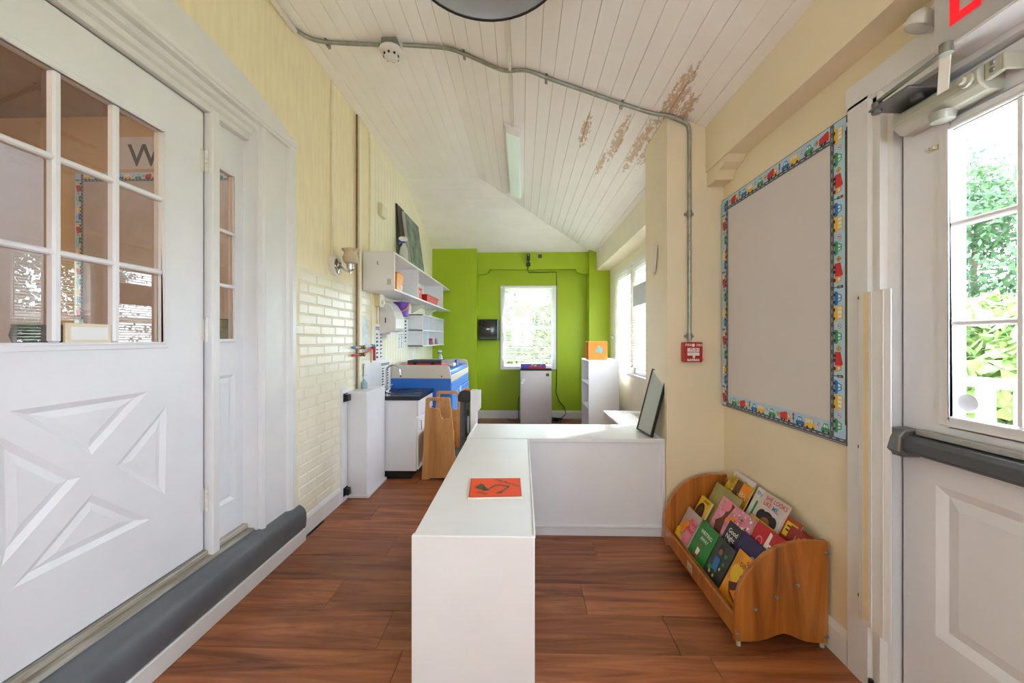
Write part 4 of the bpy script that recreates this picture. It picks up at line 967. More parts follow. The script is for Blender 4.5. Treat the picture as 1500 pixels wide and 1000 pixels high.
# second tier
book(1, 2.375, 2.255, .20, .014, bookm('yelblack', (222, 184, 40)), 'thick yellow book with black round picture beside rack end', [('d', 'k', .42, .52, .36, 1.5), ('d', 'n', .45, .55, .22, 1.5), ('p', 'l', [(.55, .12), (.95, .2), (.95, .4), (.7, .4)]), ('t', 'k', 'HENRY', .35, .88, .022)])
book(1, 2.065, 1.945, .195, .008, bookm('black', (34, 32, 38)), 'black book with tall white handwritten title', [('t', 'w', 'Good', .2, .74, .034), ('t', 'w', 'Night', .18, .58, .034), ('t', 'w', 'Little', .2, .42, .034), ('t', 'w', 'Ones', .22, .26, .034)])
book(1, 1.94, 1.765, .20, .008, bookm('navy', (44, 38, 96), var=.25, scale=6), 'dark blue night-sky book with a pale moon', [('d', 'w', .72, .58, .10), ('d', 'l', .72, .58, .08), ('d', 'n', .38, .5, .03), ('d', 'n', .3, .6, .02), ('d', 'k', .3, .2, .22)])
# third tier
book(2, 2.35, 2.09, .225, .008, bookm('olive', (150, 146, 92), var=.1), 'plain olive green hardback behind the pink book', None, off=0)
book(2, 2.22, 1.915, .185, .010, bookm('forest', (214, 140, 160), var=.25, scale=40), 'pink blossom forest book with a brown tree', [('p', 'n', [(.18, 0), (.38, 0), (.34, .5), (.42, .95), (.30, .98), (.24, .5), (.1, .3)]), ('p', 'o', [(.34, .4), (.5, .6), (.62, .7), (.58, .76), (.44, .66), (.33, .55)]), ('d', 'p', .25, .85, .1), ('d', 'p', .75, .4, .22)]+spots('w', 16, .012, .025, .5, .95, .45, .95)+spots('n', 12, .008, .014, .5, .95, .5, .95)+[('t', 'n', 'Forest', .52, .42, .045)], off=.0085)
book(2, 1.905, 1.67, .195, .008, bookm('red', (192, 22, 34)), 'bright red book with big white handwritten title', [('p', 'w', [(.42, .95), (.50, .92), (.50, .55), (.44, .45), (.40, .6)]), ('t', 'w', 'Red:', .46, .40, .085), ('d', 'p', .24, .62, .10), ('d', 'r', .24, .62, .07)], off=.008)
# fourth tier
book(3, 2.32, 2.12, .235, .006, bookm('whitea', (212, 202, 204)), 'white book with small red script at rack end, back tier', [('t', 'r', 'Sunny', .1, .84, .03), ('t', 'k', 'day', .6, .82, .03)], off=0)
book(3, 2.325, 2.10, .205, .008, bookm('gold', (190, 156, 24), var=.4, scale=30), 'mustard yellow book with brown patterned picture', [('p', 'n', [(.35, .5), (.6, .5), (.6, .98), (.35, .98)]), ('p', 'o', [(.62, .45), (.96, .5), (.96, .95), (.62, .95)]), ('t', 'c', 'IBA', .62, .62, .042), ('d', 'k', .55, .42, .05), ('p', 'y', [(.02, .02), (.98, .02), (.98, .4), (.02, .5)])]+spots('c', 10, .012, .02, .05, .95, .5, .95), off=.008)
book(3, 2.09, 1.985, .225, .006, bookm('whiteb', (216, 216, 212)), 'white book with blue script and large green letters', [('t', 'b', 'Rhyme', .12, .85, .028), ('p', 'g', [(.32, .72), (.46, .72), (.46, .42), (.78, .42), (.78, .30), (.30, .30)]), ('d', 'g', .72, .22, .12), ('d', 'r', .15, .3, .08)], off=.0)
book(3, 2.02, 1.83, .225, .010, bookm('palelook', (206, 190, 186)), 'pale pink book titled in red and blue with a curly-haired child', [('t', 'r', 'SHE LOOKS', .16, .86, .030), ('t', 'r', 'LIKE', .16, .74, .030), ('t', 'b', 'ME,', .52, .72, .032), ('d', 'k', .28, .50, .17), ('d', 'k', .72, .48, .17), ('d', 'k', .5, .42, .28), ('d', 's', .5, .36, .20), ('d', 'k', .42, .36, .02), ('d', 'k', .58, .36, .02), ('p', 'r', [(.45, .25), (.55, .25), (.5, .22)])], off=.008)
book(3, 1.835, 1.735, .185, .008, bookm('reddish', (170, 60, 28)), 'red book with a yellow title block behind the numbered book', [('r', 'y', .15, .85, .55, .9), ('r', 'k', .25, .75, .78, .82), ('r', 'k', .25, .75, .68, .72), ('d', 'o', .5, .3, .2)], off=0)
book(3, 1.775, 1.662, .16, .008, bookm('maroon', (150, 22, 18)), 'maroon book with an orange number twelve at near rack end', [('t', 'o', '12', .30, .60, .05), ('t', 'o', 'DAYS', .2, .36, .026), ('p', 'o', [(.78, .9), (.85, .92), (.95, .5), (.88, .5)])], off=.012)
book(2, 1.99, 1.80, .20, .006, bookm('yelgreen', (190, 170, 50), var=.4, scale=30), 'yellow green board book tucked behind the red book', None, off=0)

# ================================================================== LEFT WALL FITTINGS
# brown riser pipe with valve branches
bp = thing('water_pipe', (XL+.03, 3.255, .84), 'thin brown vertical water pipe with red and blue valves on brick wall', 'pipe')
mk('riser', MB().cyl((XL+.018, 3.262, .84), (XL+.018, 3.262, 3.12), .008, 10), M('pipe_brown', (128, 100, 66), .5, var=.25, scale=30), bp, smooth=True)
BRS = M('brass', (150, 122, 70), .35, .8)
zb_, zr_ = PX(520, 509, XL+.04).z, PX(520, 520, XL+.04).z
for z_, z2, cm_, nm in ((zb_, zb_+.01, M('valve_blue', (70, 130, 190), .5), 'blue'), (zr_, zr_+.055, M('valve_red', (190, 40, 46), .5), 'red')):
    y0 = 3.16; y1 = 3.60
    br = mk('branch', MB().tube([(XL+.035, y0, z_), (XL+.035, 3.36, z_), (XL+.035, y1, z2)], .008, 8), M('pipe_white' if nm == 'blue' else 'pipe_red', (206, 206, 210) if nm == 'blue' else (200, 70, 80), .4), bp, smooth=True)
    mk('valve', MB().cyl((XL+.035, 3.29, z_), (XL+.035, 3.36, z_), .016, 8).lathe([(.018, 0), (.018, .012), (.010, .016)], (XL+.05, 3.325, z_), (1, 0, 0), 8), BRS, br, smooth=True)
    mk('valve_cap', MB().cyl((XL+.035, y0-.02, z_), (XL+.035, y0+.02, z_), .011, 8), cm_, br, smooth=True)
    mk('elbow', MB().tube([(XL+.035, y1-.06, z2-.008 if nm == 'red' else z2), (XL+.035, y1+.005, z2), (XL+.035, y1+.01, z2-(.03 if nm == 'blue' else .12))], .013, 8), cm_, br, smooth=True)
# wall lamp with frilled glass shade and raceway
sc = thing('wall_sconce', (XL, 2.91, 1.75), 'chrome wall sconce with frilled frosted glass shade on cream wall', 'wall lamp')
cc = V((XL, PX(488, 389, XL).y, PX(488, 389, XL).z))
mk('backplate', MB().lathe([(.075, 0), (.075, .03), (.066, .036)], cc, (1, 0, 0), 28), M('sconce_white', (226, 220, 212), .4), sc, smooth=True)
mk('rosette', MB().lathe([(.060, .034), (.056, .040), (.030, .046), (.026, .055), (.012, .060), (0, .061)], cc, (1, 0, 0), 24), CHROME, sc, smooth=True)
cu = cc+V((.125, .015, 0))
mk('arm', MB().tube(sm([cc+V((.055, 0, 0)), cc+V((.085, .005, -.035)), cc+V((.118, .012, -.045)), cu+V((0, 0, -.03)), cu+V((0, 0, -.01))], 2), .008, 8), CHROME, sc, smooth=True)
mk('cup', MB().lathe([(.004, -.055), (.006, -.04), (.02, -.03), (.028, -.025), (.030, .012), (.024, .014)], cu, (0, 0, 1), 18), CHROME, sc, smooth=True)
mk('shade', MB().lathe([(.024, .012), (.045, .022), (.056, .045), (.056, .068), (.047, .088), (.046, .100), (.058, .118), (.064, .122), (.056, .117), (.043, .1), (.045, .086), (.053, .067), (.053, .046), (.043, .025), (.022, .015), (.024, .012)], cu, (0, 0, 1), 36, wob=lambda i, t: (.10*math.sin(8*t) if 5 < i < 9 else 0)), M('frosted_glass', (226, 214, 190), .25, var=.06, trans=.4), sc, smooth=True)
mk('raceway', B(XL, XL+.016, cc.y-.042, cc.y-.020, cc.z+.05, zc(XL)-.002), M('raceway_cream', (232, 222, 196), .5), sc, bev=.003)
# white mounting board with gate brackets
gb = thing('gate_mount_board', (XL+.01, 3.02, 0), 'narrow white board with two black gate brackets on wall end', 'gate mount')
mk('board', B(XL, XL+.022, 2.988, 3.072, 0, .868), TRIMW, gb, bev=.003)
for z_ in (.80, .075): mk('bracket', B(XL+.022, XL+.060, 3.012, 3.055, z_-.026, z_+.026).box(XL+.022, XL+.030, 3.0, 3.068, z_-.034, z_+.034), BLACK, gb, bev=.004)
# boxed pipe chase
ch = thing('pipe_box', (-1.30, 3.27, 0), 'waist high white boxed-in pipe casing between brick wall and sink', 'pipe casing')
mk('front', B(XL, -1.225, 3.088, 3.106, 0, .822), WHITE, ch, bev=.002); mk('side', B(-1.243, -1.222, 3.090, 3.495, 0, .828), WHITE, ch, bev=.003); mk('lid', B(XL, -1.225, 3.090, 3.495, .822, .836), WHITE, ch, bev=.003)
mk('base_moulding', B(XL, -1.212, 3.078, 3.090, 0, .03).box(-1.222, -1.205, 3.078, 3.50, 0, .03), TRIMW, ch, bev=.006)
sb = thing('soap_bottle', (-1.33, 3.30, .836), 'small clear blue soap bottle on the white pipe casing', 'bottle')
mk('body', MB().lathe([(.0, 0), (.022, 0), (.026, .006), (.026, .05), (.012, .07), (.010, .08)], (-1.33, 3.30, .836), n=16), M('soap_blue', (176, 206, 214), .15, trans=.3), sb, smooth=True)
mk('pump', MB().cyl((-1.33, 3.30, .914), (-1.33, 3.30, .945), .006, 8).box(-1.335, -1.30, 3.295, 3.305, .940, .950), WHITE, sb)
# sink unit
sk = thing('sink_cabinet', (-1.12, 3.8, 0), 'white sink cabinet with black worktop and round black basin', 'sink')
SX0, SX1, SY0, SY1, SZ = -1.372, -.945, 3.508, 4.085, .708
mk('body', B(SX0, SX1, SY0, SY1, .075, SZ), WHITE2, sk, bev=.004)
mk('plinth', B(SX0, SX1-.05, SY0+.02, SY1-.02, 0, .075), BLACK, sk)
for k_ in range(2):
    y0 = SY0+.012+k_*.287; d_ = mk('door', B(SX1, SX1+.016, y0, y0+.275, .085, .55), WHITE2, sk, bev=.003)
    mk('handle', MB().tube([(SX1+.016, y0+.03, .44), (SX1+.035, y0+.03, .44), (SX1+.035, y0+.03, .52), (SX1+.016, y0+.03, .52)], .004, 6), CHROME, d_)
    mk('drawer', B(SX1, SX1+.016, y0, y0+.275, .562, SZ-.01), WHITE2, sk, bev=.003)
BT = M('worktop_black', (34, 38, 48), .18, var=.25, scale=40)
cxs, cys, rs_ = -1.13, 3.80, .165
circ = [(cxs+rs_*math.cos(i*math.pi/16), cys+rs_*1.05*math.sin(i*math.pi/16)) for i in range(32)]
mk('worktop', MB().plate([(XL+.012, SY0-.012), (SX1+.028, SY0-.012), (SX1+.028, SY1+.01), (XL+.012, SY1+.01)], [circ], lambda a, b, h: (a, b, SZ+h), .036), BT, sk)
mk('basin', MB().lathe([(rs_*1.10, .036), (rs_*1.10, .041), (rs_*1.0, .043), (rs_*.96, .036), (rs_*.9, -.07), (rs_*.6, -.11), (0, -.115)], (cxs, cys, SZ), n=32, sx=1.0), M('basin_black', (24, 27, 34), .15, var=.1), sk, smooth=True)
fb = V((-1.315, 3.80, SZ+.036))
fo = mk('tap', MB().tube(sm([fb, fb+V((0, 0, .17)), fb+V((.0, 0, .235)), fb+V((.06, 0, .262)), fb+V((.12, 0, .235)), fb+V((.132, 0, .19))], 3), .0085, 10), CHROME, sk, smooth=True)
mk('tap_base', MB().lathe([(.03, 0), (.028, .012), (.016, .02), (.014, .07)], fb, n=16).cyl(fb+V((-.0, -.08, 0)), fb+V((0, -.08, .04)), .012, 10).cyl(fb+V((0, .08, 0)), fb+V((0, .08, .04)), .012, 10).box(fb.x-.012, fb.x+.012, fb.y-.1, fb.y+.1, fb.z, fb.z+.012), CHROME, fo, smooth=True)
for s_ in (-.08, .08): mk('tap_lever', MB().tube([fb+V((0, s_, .04)), fb+V((.03, s_*1.3, .06))], .006, 8), CHROME, fo, smooth=True)
mk('spout_tip', MB().cyl(fb+V((.132, 0, .165)), fb+V((.132, 0, .195)), .012, 10), WHITE, fo, smooth=True)
bs = thing('splash_board', (XL+.02, 3.8, .745), 'white splashback board with a handwashing notice behind tap', 'splashback')
mk('board', B(XL+.012, XL+.022, 3.42, 4.10, .838, 1.04).box(XL+.012, XL+.022, 3.51, 4.10, .746, .838), WHITE, bs)
INK = M('ink_dark', (60, 60, 70), .6, var=.1); PW = MATS['paper_white']
def notice(par_or_label, y0, y1, z0, z1, x, seed, cat='notice', name='notice', heads=2, parent=None):
    fr = frame((x, y1, z0), (0, -1, 0), (0, 0, 1)); w, h = y1-y0, z1-z0; r_ = random.Random(seed)
    fr = lambda a, b, q=0, x=x, y0=y0, z0=z0: V((x+q, y0+a, z0+b))
    o = parent or thing(name, (x, (y0+y1)/2, z0), par_or_label, cat)
    mk('sheet', B(x, x+.0015, y0, y1, z0, z1), PW, o)
    mb = MB()
    for i in range(heads): mb.rect(fr, w*.1, w*.9, h*(.94-.05*i)-.008, h*(.94-.05*i), 0, .002)
    for i in range(7):
        for j in range(2):
            a, b = w*(.12+.45*j), h*(.08+.105*i)
            mb.poly(fr, [(a+w*r_.uniform(0, .05), b), (a+w*r_.uniform(.15, .32), b+h*r_.uniform(0, .02)), (a+w*r_.uniform(.2, .32), b+h*r_.uniform(.03, .06)), (a+w*.1, b+h*r_.uniform(.05, .075))], 0, .002)
    po = mk('print', mb, INK, o); po['kind'] = 'stuff'; return o
notice(None, 3.78, 4.08, .78, 1.03, XL+.0225, 1, parent=bs)
notice('tall white handwashing notice with drawings below the beige outlet', 3.665, 3.90, 1.045, 1.39, XL+.013, 2)
notice('narrow paper strip with a column of dark print', 4.36, 4.54, 1.14, 1.36, XL+.013, 3, heads=0)
notice('white typed notice next to the small cubby shelf', 4.56, 4.88, 1.19, 1.56, XL+.013, 4, heads=3)
# blue-grey leafy picture taped to the brick by the valves
po = thing('taped_picture', (XL+.006, 3.46, 1.15), 'crinkled white sheet with faint blue drawing above the valves', 'picture')
mk('sheet', MB().prism([(3.365, 1.13), (3.545, 1.13), (3.54, 1.36), (3.47, 1.45), (3.37, 1.46)], 'x', XL+.006, XL+.0085), M('sheet_blue', (214, 224, 230), .5, var=.14, scale=22), po)
# outlet box and its conduit
ob = thing('outlet_box', (XL+.03, 3.76, 1.56), 'beige surface outlet box with conduit below the wall shelf', 'outlet')
mk('box', B(XL+.012, XL+.062, 3.67, 3.77, 1.56, 1.672), M('outlet_beige', (226, 206, 150), .5), ob, bev=.004)
mk('cover', B(XL+.062, XL+.067, 3.665, 3.775, 1.555, 1.677), WHITE, ob, bev=.002); mk('plug', B(XL+.067, XL+.09, 3.70, 3.745, 1.58, 1.62), M('plug_cream', (236, 220, 190), .4), ob, bev=.006)
mk('conduit', MB().cyl((XL+.026, 3.72, 1.40), (XL+.026, 3.72, 1.565), .011, 8), M('raceway_cream', (0, 0, 0)), ob, smooth=True)
th_ = thing('thermostat', (XL+.03, 3.85, 2.45), 'small beige thermostat box high on the cream boards', 'thermostat')
q0, q1 = PX(551, 320, XL+.012), PX(566, 303, XL+.012)
mk('body', B(XL+.012, XL+.045, 3.75, 3.90, 2.44, 2.56), M('thermo_beige', (216, 206, 176), .5), th_, bev=.005); mk('cover', B(XL+.045, XL+.052, 3.77, 3.90, 2.445, 2.555), M('thermo_cover', (226, 218, 196), .4), th_, bev=.003)
# white towel dispenser
tdp = thing('towel_dispenser', (XL+.1, 3.93, 1.30), 'white paper towel dispenser with curved front below wall shelf', 'dispenser')
pr_ = [(XL+.012, 1.31), (XL+.175, 1.335), (XL+.195, 1.37), (XL+.19, 1.47), (XL+.165, 1.55), (XL+.11, 1.61), (XL+.05, 1.636), (XL+.012, 1.64)]
pr_ = [(XL+.012, 1.30), (XL+.165, 1.335), (XL+.175, 1.36), (XL+.175, 1.45), (XL+.15, 1.53), (XL+.105, 1.60), (XL+.05, 1.636), (XL+.012, 1.64)]
mk('cover', MB().prism(pr_, 'y', 3.79, 4.07), M('dispenser_white', (222, 220, 218), .35), tdp, bev=.006, seg=2)
mk('slot', B(XL+.07, XL+.08, 3.788, 3.791, 1.41, 1.46), BLACK, tdp)
mk('towel', B(XL+.10, XL+.104, 3.85, 4.0, 1.255, 1.33), PW, tdp)
# purple bucket hung below the shelf
bc = V((-1.285, 4.20, 1.495)); bu = thing('bucket', bc, 'small purple bucket with orange handle hanging under wall shelf', 'bucket')
mk('body', MB().lathe([(0, 0), (.062, 0), (.066, .004), (.084, .140), (.092, .142), (.092, .150), (.082, .150), (.062, .01), (0, .008)], bc, n=28), M('bucket_purple', (112, 62, 178), .35, var=.04), bu, smooth=True)
mk('handle', MB().tube([bc+V((.09*math.cos(t), -.09*math.sin(t)*.55-.035, .135-.09*abs(math.sin(t)))) for t in [i*math.pi/12 for i in range(13)]], .006, 8), M('handle_orange', (236, 160, 30), .4), bu, smooth=True)
mk('hook', MB().tube([bc+V((0, 0, .15)), bc+V((0, 0, .178))], .003, 6).tube([bc+V((-.09, 0, .147)), bc+V((0, 0, .152)), bc+V((.09, 0, .147))], .0025, 6), GREYM, bu)
# long wall shelf
ws = thing('wall_shelf', (-1.24, 4.7, 1.675), 'long white wall shelf with open compartments under a painting', 'shelf')
X0, X1, zB, zT = XL+.013, -1.105, 1.675, 1.995
mk('side', B(X0, X1, 3.40, 3.418, zB+.016, zT), WHITE2, ws, bev=.001); mk('top', B(X0, X1, 3.40, 6.055, zT, zT+.016), WHITE2, ws, bev=.002); mk('bottom', B(X0, X1, 3.40, 6.055, zB, zB+.016), WHITE2, ws, bev=.002)
mk('divider', B(X0, X1-.003, 4.19, 4.206, zB+.016, zT), WHITE2, ws); mk('divider', B(X0, X1-.003, 5.51, 5.526, zB+.016, zT), WHITE2, ws); mk('back', B(X0, X0+.006, 3.418, 5.51, zB+.016, zT), WHITE2, ws)
mk('hook', MB().tube(sm([V((-1.25, 3.40, 1.925)), V((-1.25, 3.385, 1.92)), V((-1.25, 3.382, 1.90)), V((-1.24, 3.385, 1.895))], 2), .003, 6), BLACK, ws)
mk('catch_plate', B(-1.17, -1.135, 3.394, 3.40, 1.725, 1.775), M('catch_grey', (182, 178, 168), .5), ws, bev=.002)
for y_ in (4.9, 5.6): mk('bracket', MB().prism([(X0, zB-.10), (X0+.012, zB-.10), (X0+.16, zB-.012), (X0+.16, zB), (X0, zB)], 'y', y_, y_+.012), M('bracket_pale', (206, 206, 196), .5), ws)
def bin_(name, c, w, d, h, m, label, lip=.008, taper=.85):
    o = thing(name, c, label, 'bin'); c = V(c)
    def ringv(f, z, i=0): return [c+V((sx*(w/2*f-i), sy*(d/2*f-i), z)) for sx, sy in ((-1, -1), (1, -1), (1, 1), (-1, 1))]
    L_ = [ringv(taper, 0), ringv(1, h), ringv(1, h, -lip), ringv(1, h+.006, -lip), ringv(1, h+.006, .004), ringv(taper, .006, .004)]
    vs = [v for r in L_ for v in r]; fs = [(0, 1, 2, 3), (20, 21, 22, 23)]
    for k in range(5): fs += [(4*k+i, 4*k+(i+1) % 4, 4*k+4+(i+1) % 4, 4*k+4+i) for i in range(4)]
    mk('body', MB().add(vs, fs), m, o, bev=.0015); return o
ORB = M('bin_orange', (238, 152, 34), .4, var=.03); RDB = M('bin_red', (206, 30, 34), .4, var=.03)
bo_ = bin_('storage_bin', (-1.175, 3.60, zB+.0165), .12, .20, .155, ORB, 'orange plastic bin with white label inside wall shelf compartment')
mk('label_card', B(-1.122, -1.1205, 3.63, 3.68, zB+.04, zB+.14), PW, bo_)
br_ = bin_('storage_bin', (-1.20, 4.36, zB+.0165), .13, .18, .12, RDB, 'tall red plastic box with dotted face inside wall shelf', taper=.97)
mk('spot', MB().lathe([(.016, 0), (0, .002)], (-1.131, 4.34, zB+.1), (1, 0, 0), 14), WHITE, br_)
bin_('storage_bin', (-1.19, 4.93, zB+.0165), .15, .62, .085, RDB, 'long shallow red plastic basket at far end of wall shelf')
# spray bottles
def spray(c, s, body, trig, label):
    c = V(c); o = thing('spray_bottle', c, label, 'bottle')
    mk('body', MB().lathe([(0, 0), (.036*s, 0), (.04*s, .006*s), (.04*s, .11*s), (.032*s, .15*s), (.014*s, .185*s), (.013*s, .2*s)], c, n=20), body, o, smooth=True)
    mk('collar', MB().cyl(c+V((0, 0, .197*s)), c+V((0, 0, .214*s)), .016*s, 12), trig, o, smooth=True)
    h_ = mk('spray_head', MB().prism([(c.x-.045*s, c.z+.232*s), (c.x-.045*s, c.z+.25*s), (c.x-.02*s, c.z+.26*s), (c.x+.02*s, c.z+.255*s), (c.x+.034*s, c.z+.232*s), (c.x+.014*s, c.z+.212*s), (c.x-.012*s, c.z+.212*s)], 'y', c.y-.012*s, c.y+.012*s), WHITE, o, bev=.002)
    mk('trigger', MB().prism([(c.x-.03*s, c.z+.232*s), (c.x-.052*s, c.z+.19*s), (c.x-.046*s, c.z+.186*s), (c.x-.018*s, c.z+.222*s)], 'y', c.y-.006*s, c.y+.006*s).box(c.x-.058*s, c.x-.044*s, c.y-.01*s, c.y+.01*s, c.z+.234*s, c.z+.248*s), trig, h_)
    return o
SBL = M('bottle_clear', (214, 220, 216), .25, trans=.3, var=.05); TBL = M('trigger_blue', (30, 84, 176), .4); TNV = M('trigger_navy', (28, 40, 84), .4)
so_ = spray((-1.21, 4.02, zT+.0165), 1.12, SBL, TBL, 'clear spray bottle with bright blue trigger on top of wall shelf')
# painting leaning on the wall above the shelf
pt_ = thing('painting', (-1.3, 4.75, zT+.016), 'dark green canvas painting leaning on wall above the long shelf', 'painting')
def lean(mb, y0, y1, xb, xt, zb, zt, t):
    P = [V((x, y, z)) for y in (y0, y1) for x, z in ((xb, zb), (xb-t, zb), (xt-t, zt), (xt, zt))]
    return mb.add(P, [(0, 1, 2, 3), (4, 5, 6, 7), (0, 1, 5, 4), (1, 2, 6, 5), (2, 3, 7, 6), (3, 0, 4, 7)])
mk('canvas', lean(MB(), 4.44, 5.06, -1.245, -1.335, zT+.017, 2.70, .030), M('canvas_edge', (206, 204, 196), .7), pt_)
mk('picture_face', lean(MB(), 4.452, 5.055, -1.2435, -1.3335, zT+.019, 2.695, .0012), M('canvas_paint', (116, 128, 116), .6, var=.5, scale=7, bump=.2), pt_)
ck = thing('dark_board', (-1.34, 4.6, zT+.016), 'narrow black board standing behind the green painting on shelf', 'board')
mk('board', lean(MB(), 4.28, 4.95, -1.29, -1.366, zT+.017, 2.735, .014), M('board_black', (50, 46, 42), .6), ck, bev=.002)
# cubby shelf
cb_ = thing('cubby_shelf', (-1.3, 5.4, 1.165), 'small white cubby shelf on wall beside the green wall', 'shelf')
X0, X1 = XL+.013, -1.205; y0, y1, z0, z1 = 4.76, 6.04, 1.165, 1.555
for a in (y0, y1-.014): mk('side', B(X0, X1, a, a+.014, z0, z1), WHITE2, cb_, bev=.001)
for a in (z0, 1.355, z1-.014): mk('board', B(X0, X1+(0 if a == 1.355 else .01), y0, y1, a, a+.014), WHITE2, cb_, bev=.001)
for a in (5.08, 5.42, 5.74): mk('divider', B(X0, X1-.004, a, a+.012, z0+.014, z1-.014), WHITE2, cb_)
mk('back', B(X0, X0+.004, y0, y1, z0, z1), M('cubby_back', (226, 230, 232), .5), cb_)
TOY = [('green', (90, 140, 116)), ('red', (206, 70, 76)), ('black', (44, 44, 50)), ('grey', (150, 152, 156))]
for i, (nm, c) in enumerate(TOY):
    p = V((-1.245, (5.10, 5.36, 5.22, 5.66)[i]+.03, z0+.0145)); o = thing('toy_figure', p, 'tiny %s toy figure standing in the cubby shelf' % nm, 'toy')
    m_ = M('toy_'+nm, c, .4)
    mk('body', MB().lathe([(0, 0), (.025, 0), (.028, .02), (.018, .045), (.008, .05)], p, n=12), m_, o, smooth=True); mk('head', MB().lathe([(.006, .048), (.02, .056), (.022, .07), (.012, .084), (0, .086)], p, n=12), m_, o, smooth=True)

# ================================================================== STEP TOWER, CHANGING TABLE, GATE
SW = wood('birch_ply', [(166, 112, 60), (200, 146, 88), (214, 162, 104)], along=2, scale=.6, rough=.4, perobj=.03)
tw = thing('step_tower', (-.76, 3.73, 0), 'birch plywood toddler step tower with handle cutouts beside sink', 'step stool')
def side(Y):
    sc_ = lambda u, v: (PY(u, v, 3.50).x, PY(u, v, 3.50).z)
    out = [sc_(617.5, 704), sc_(628, 704), sc_(630, 700), sc_(655, 700), sc_(657, 704), (-.57, .0), (-.55, .05), sc_(671, 675), sc_(666, 668), sc_(664, 632), sc_(659.5, 585), sc_(657, 582), sc_(626, 582), sc_(623.5, 584)]
    out = [(x, max(z, 0.002)) for x, z in out]
    hole = [sc_(629, 587), sc_(655, 587), sc_(657, 590), sc_(658.5, 613), sc_(648, 613), sc_(646, 610), sc_(644, 600), sc_(641, 598), sc_(630, 597), sc_(628.5, 594)]
    o = mk('side_panel', MB().plate(out, [hole], lambda a, b, h: (a, Y+h, b), .02), SW, tw, bev=.002)
    for a, b in ((.80, .62), (.72, .55), (.70, .42)): mk('bolt', MB().lathe([(.006, 0), (0, .003)], (-a+.03, Y, b), (0, -1, 0), 10), BRS, o)
side(3.50); side(3.95)
TR = M('tread_grey', (74, 78, 80), .8, bump=.3, bscale=200)
for x0, x1, z in ((-.80, -.675, .345), (-.70, -.585, .165)):
    so = mk('step', B(x0, x1, 3.521, 3.949, z-.02, z), SW, tw, bev=.002); mk('tread', B(x0+.008, x1-.012, 3.535, 3.935, z, z+.003), TR, so)
    mk('riser', B(x1-.016, x1-.002, 3.521, 3.949, z-.11, z-.021), SW, tw)
mk('back_rail', B(-.875, -.86, 3.521, 3.949, .30, .42), SW, tw)
BLU = M('table_blue', (44, 112, 206), .35, var=.02); BLU2 = M('table_blue_front', (92, 150, 232), .35, var=.02); CRT = M('table_cream', (214, 204, 190), .45, var=.02)
ct = thing('changing_table', (-1.05, 4.8, 0), 'blue changing table cabinet with cream raised sides', 'changing table')
TX0, TX1, TY0, TY1 = -1.372, -.745, 4.105, 5.44
mk('body', B(TX0, TX1-.002, TY0+.02, TY1-.02, .03, .80), BLU, ct)
mk('end_panel', B(TX0, TX1, TY0, TY0+.02, 0, .842), BLU, ct, bev=.002); mk('end_panel', B(TX0, TX1, TY1-.02, TY1, 0, .842), BLU, ct, bev=.002)
def cside(y): 
    p = [(TX0, .842), (TX1-.002, .842), (TX1+.004, .86), (TX1-.012, .955), (TX1-.03, .975), (TX1-.06, .982), (TX0, .982)]
    return mk('raised_side', MB().prism(p, 'y', y, y+.022), CRT, ct, bev=.004)
cside(TY0-.002); cside(TY1-.02)
mk('raised_back', B(TX0, TX0+.02, TY0+.02, TY1-.02, .80, .99), CRT, ct, bev=.003); mk('front_lip', B(TX1-.016, TX1+.006, TY0+.02, TY1-.02, .80, .872), CRT, ct, bev=.004)
mk('mattress', B(TX0+.022, TX1-.018, TY0+.024, TY1-.024, .80, .925), BLU, ct, bev=.02, seg=3, smooth=True)
mk('fascia', B(TX1-.002, TX1+.006, TY0+.021, TY1-.021, .70, .798), BLU2, ct, bev=.002)
for k_ in range(2):
    a = TY0+.025+k_*.645; d_ = mk('door', B(TX1-.002, TX1+.014, a, a+.64, .06, .69), BLU2, ct, bev=.004)
    yy = a+(.60 if k_ == 0 else .04)
    mk('handle', MB().tube([(TX1+.014, yy, .45), (TX1+.04, yy, .45), (TX1+.04, yy, .60), (TX1+.014, yy, .60)], .006, 6), M('handle_blue', (40, 84, 170), .4), d_)
fl_ = MB(); fc = V((TX1+.015, TY0+.56, .66))
for i in range(6): 
    t = i*math.pi/3; fl_.lathe([(.022, 0), (.018, .004), (0, .005)], fc+V((0, .028*math.cos(t), .034*math.sin(t))), (1, 0, 0), 10)
fl_.lathe([(.02, .002), (0, .008)], fc, (1, 0, 0), 12)
mk('child_lock', fl_, WHITE, ct)
for a in (-1.27, -.84): mk('screw', MB().lathe([(.008, 0), (0, .003)], (a, TY0-.002, .865), (0, -1, 0), 10), BLACK, ct)
tc = thing('tool_case', (-1.08, 4.45, .926), 'flat red case with black lid lying on the changing table', 'case')
mk('base', B(-1.28, -.89, 4.36, 4.62, .9265, .985), RDB, tc, bev=.008, seg=2); mk('lid', B(-1.275, -.895, 4.365, 4.615, .985, 1.018), M('case_dark', (62, 60, 58), .5), tc, bev=.006, seg=2)
for a in (-1.19, -.99): mk('latch', B(a-.02, a+.02, 4.353, 4.362, .97, 1.0), BLACK, tc, bev=.002)
spray((-1.07, 5.15, .926), .72, M('bottle_grey', (186, 196, 206), .3), TNV, 'small grey spray bottle with navy trigger on changing table')
wp = thing('wipes_pack', (-.86, 4.75, .926), 'crumpled pale wipes packet beside a blue pouch on table', 'packet')
mk('packet', B(-.95, -.80, 4.62, 4.80, .9265, .975), M('packet_pale', (206, 200, 204), .4, var=.25, scale=25), wp, bev=.02, seg=2, smooth=True)
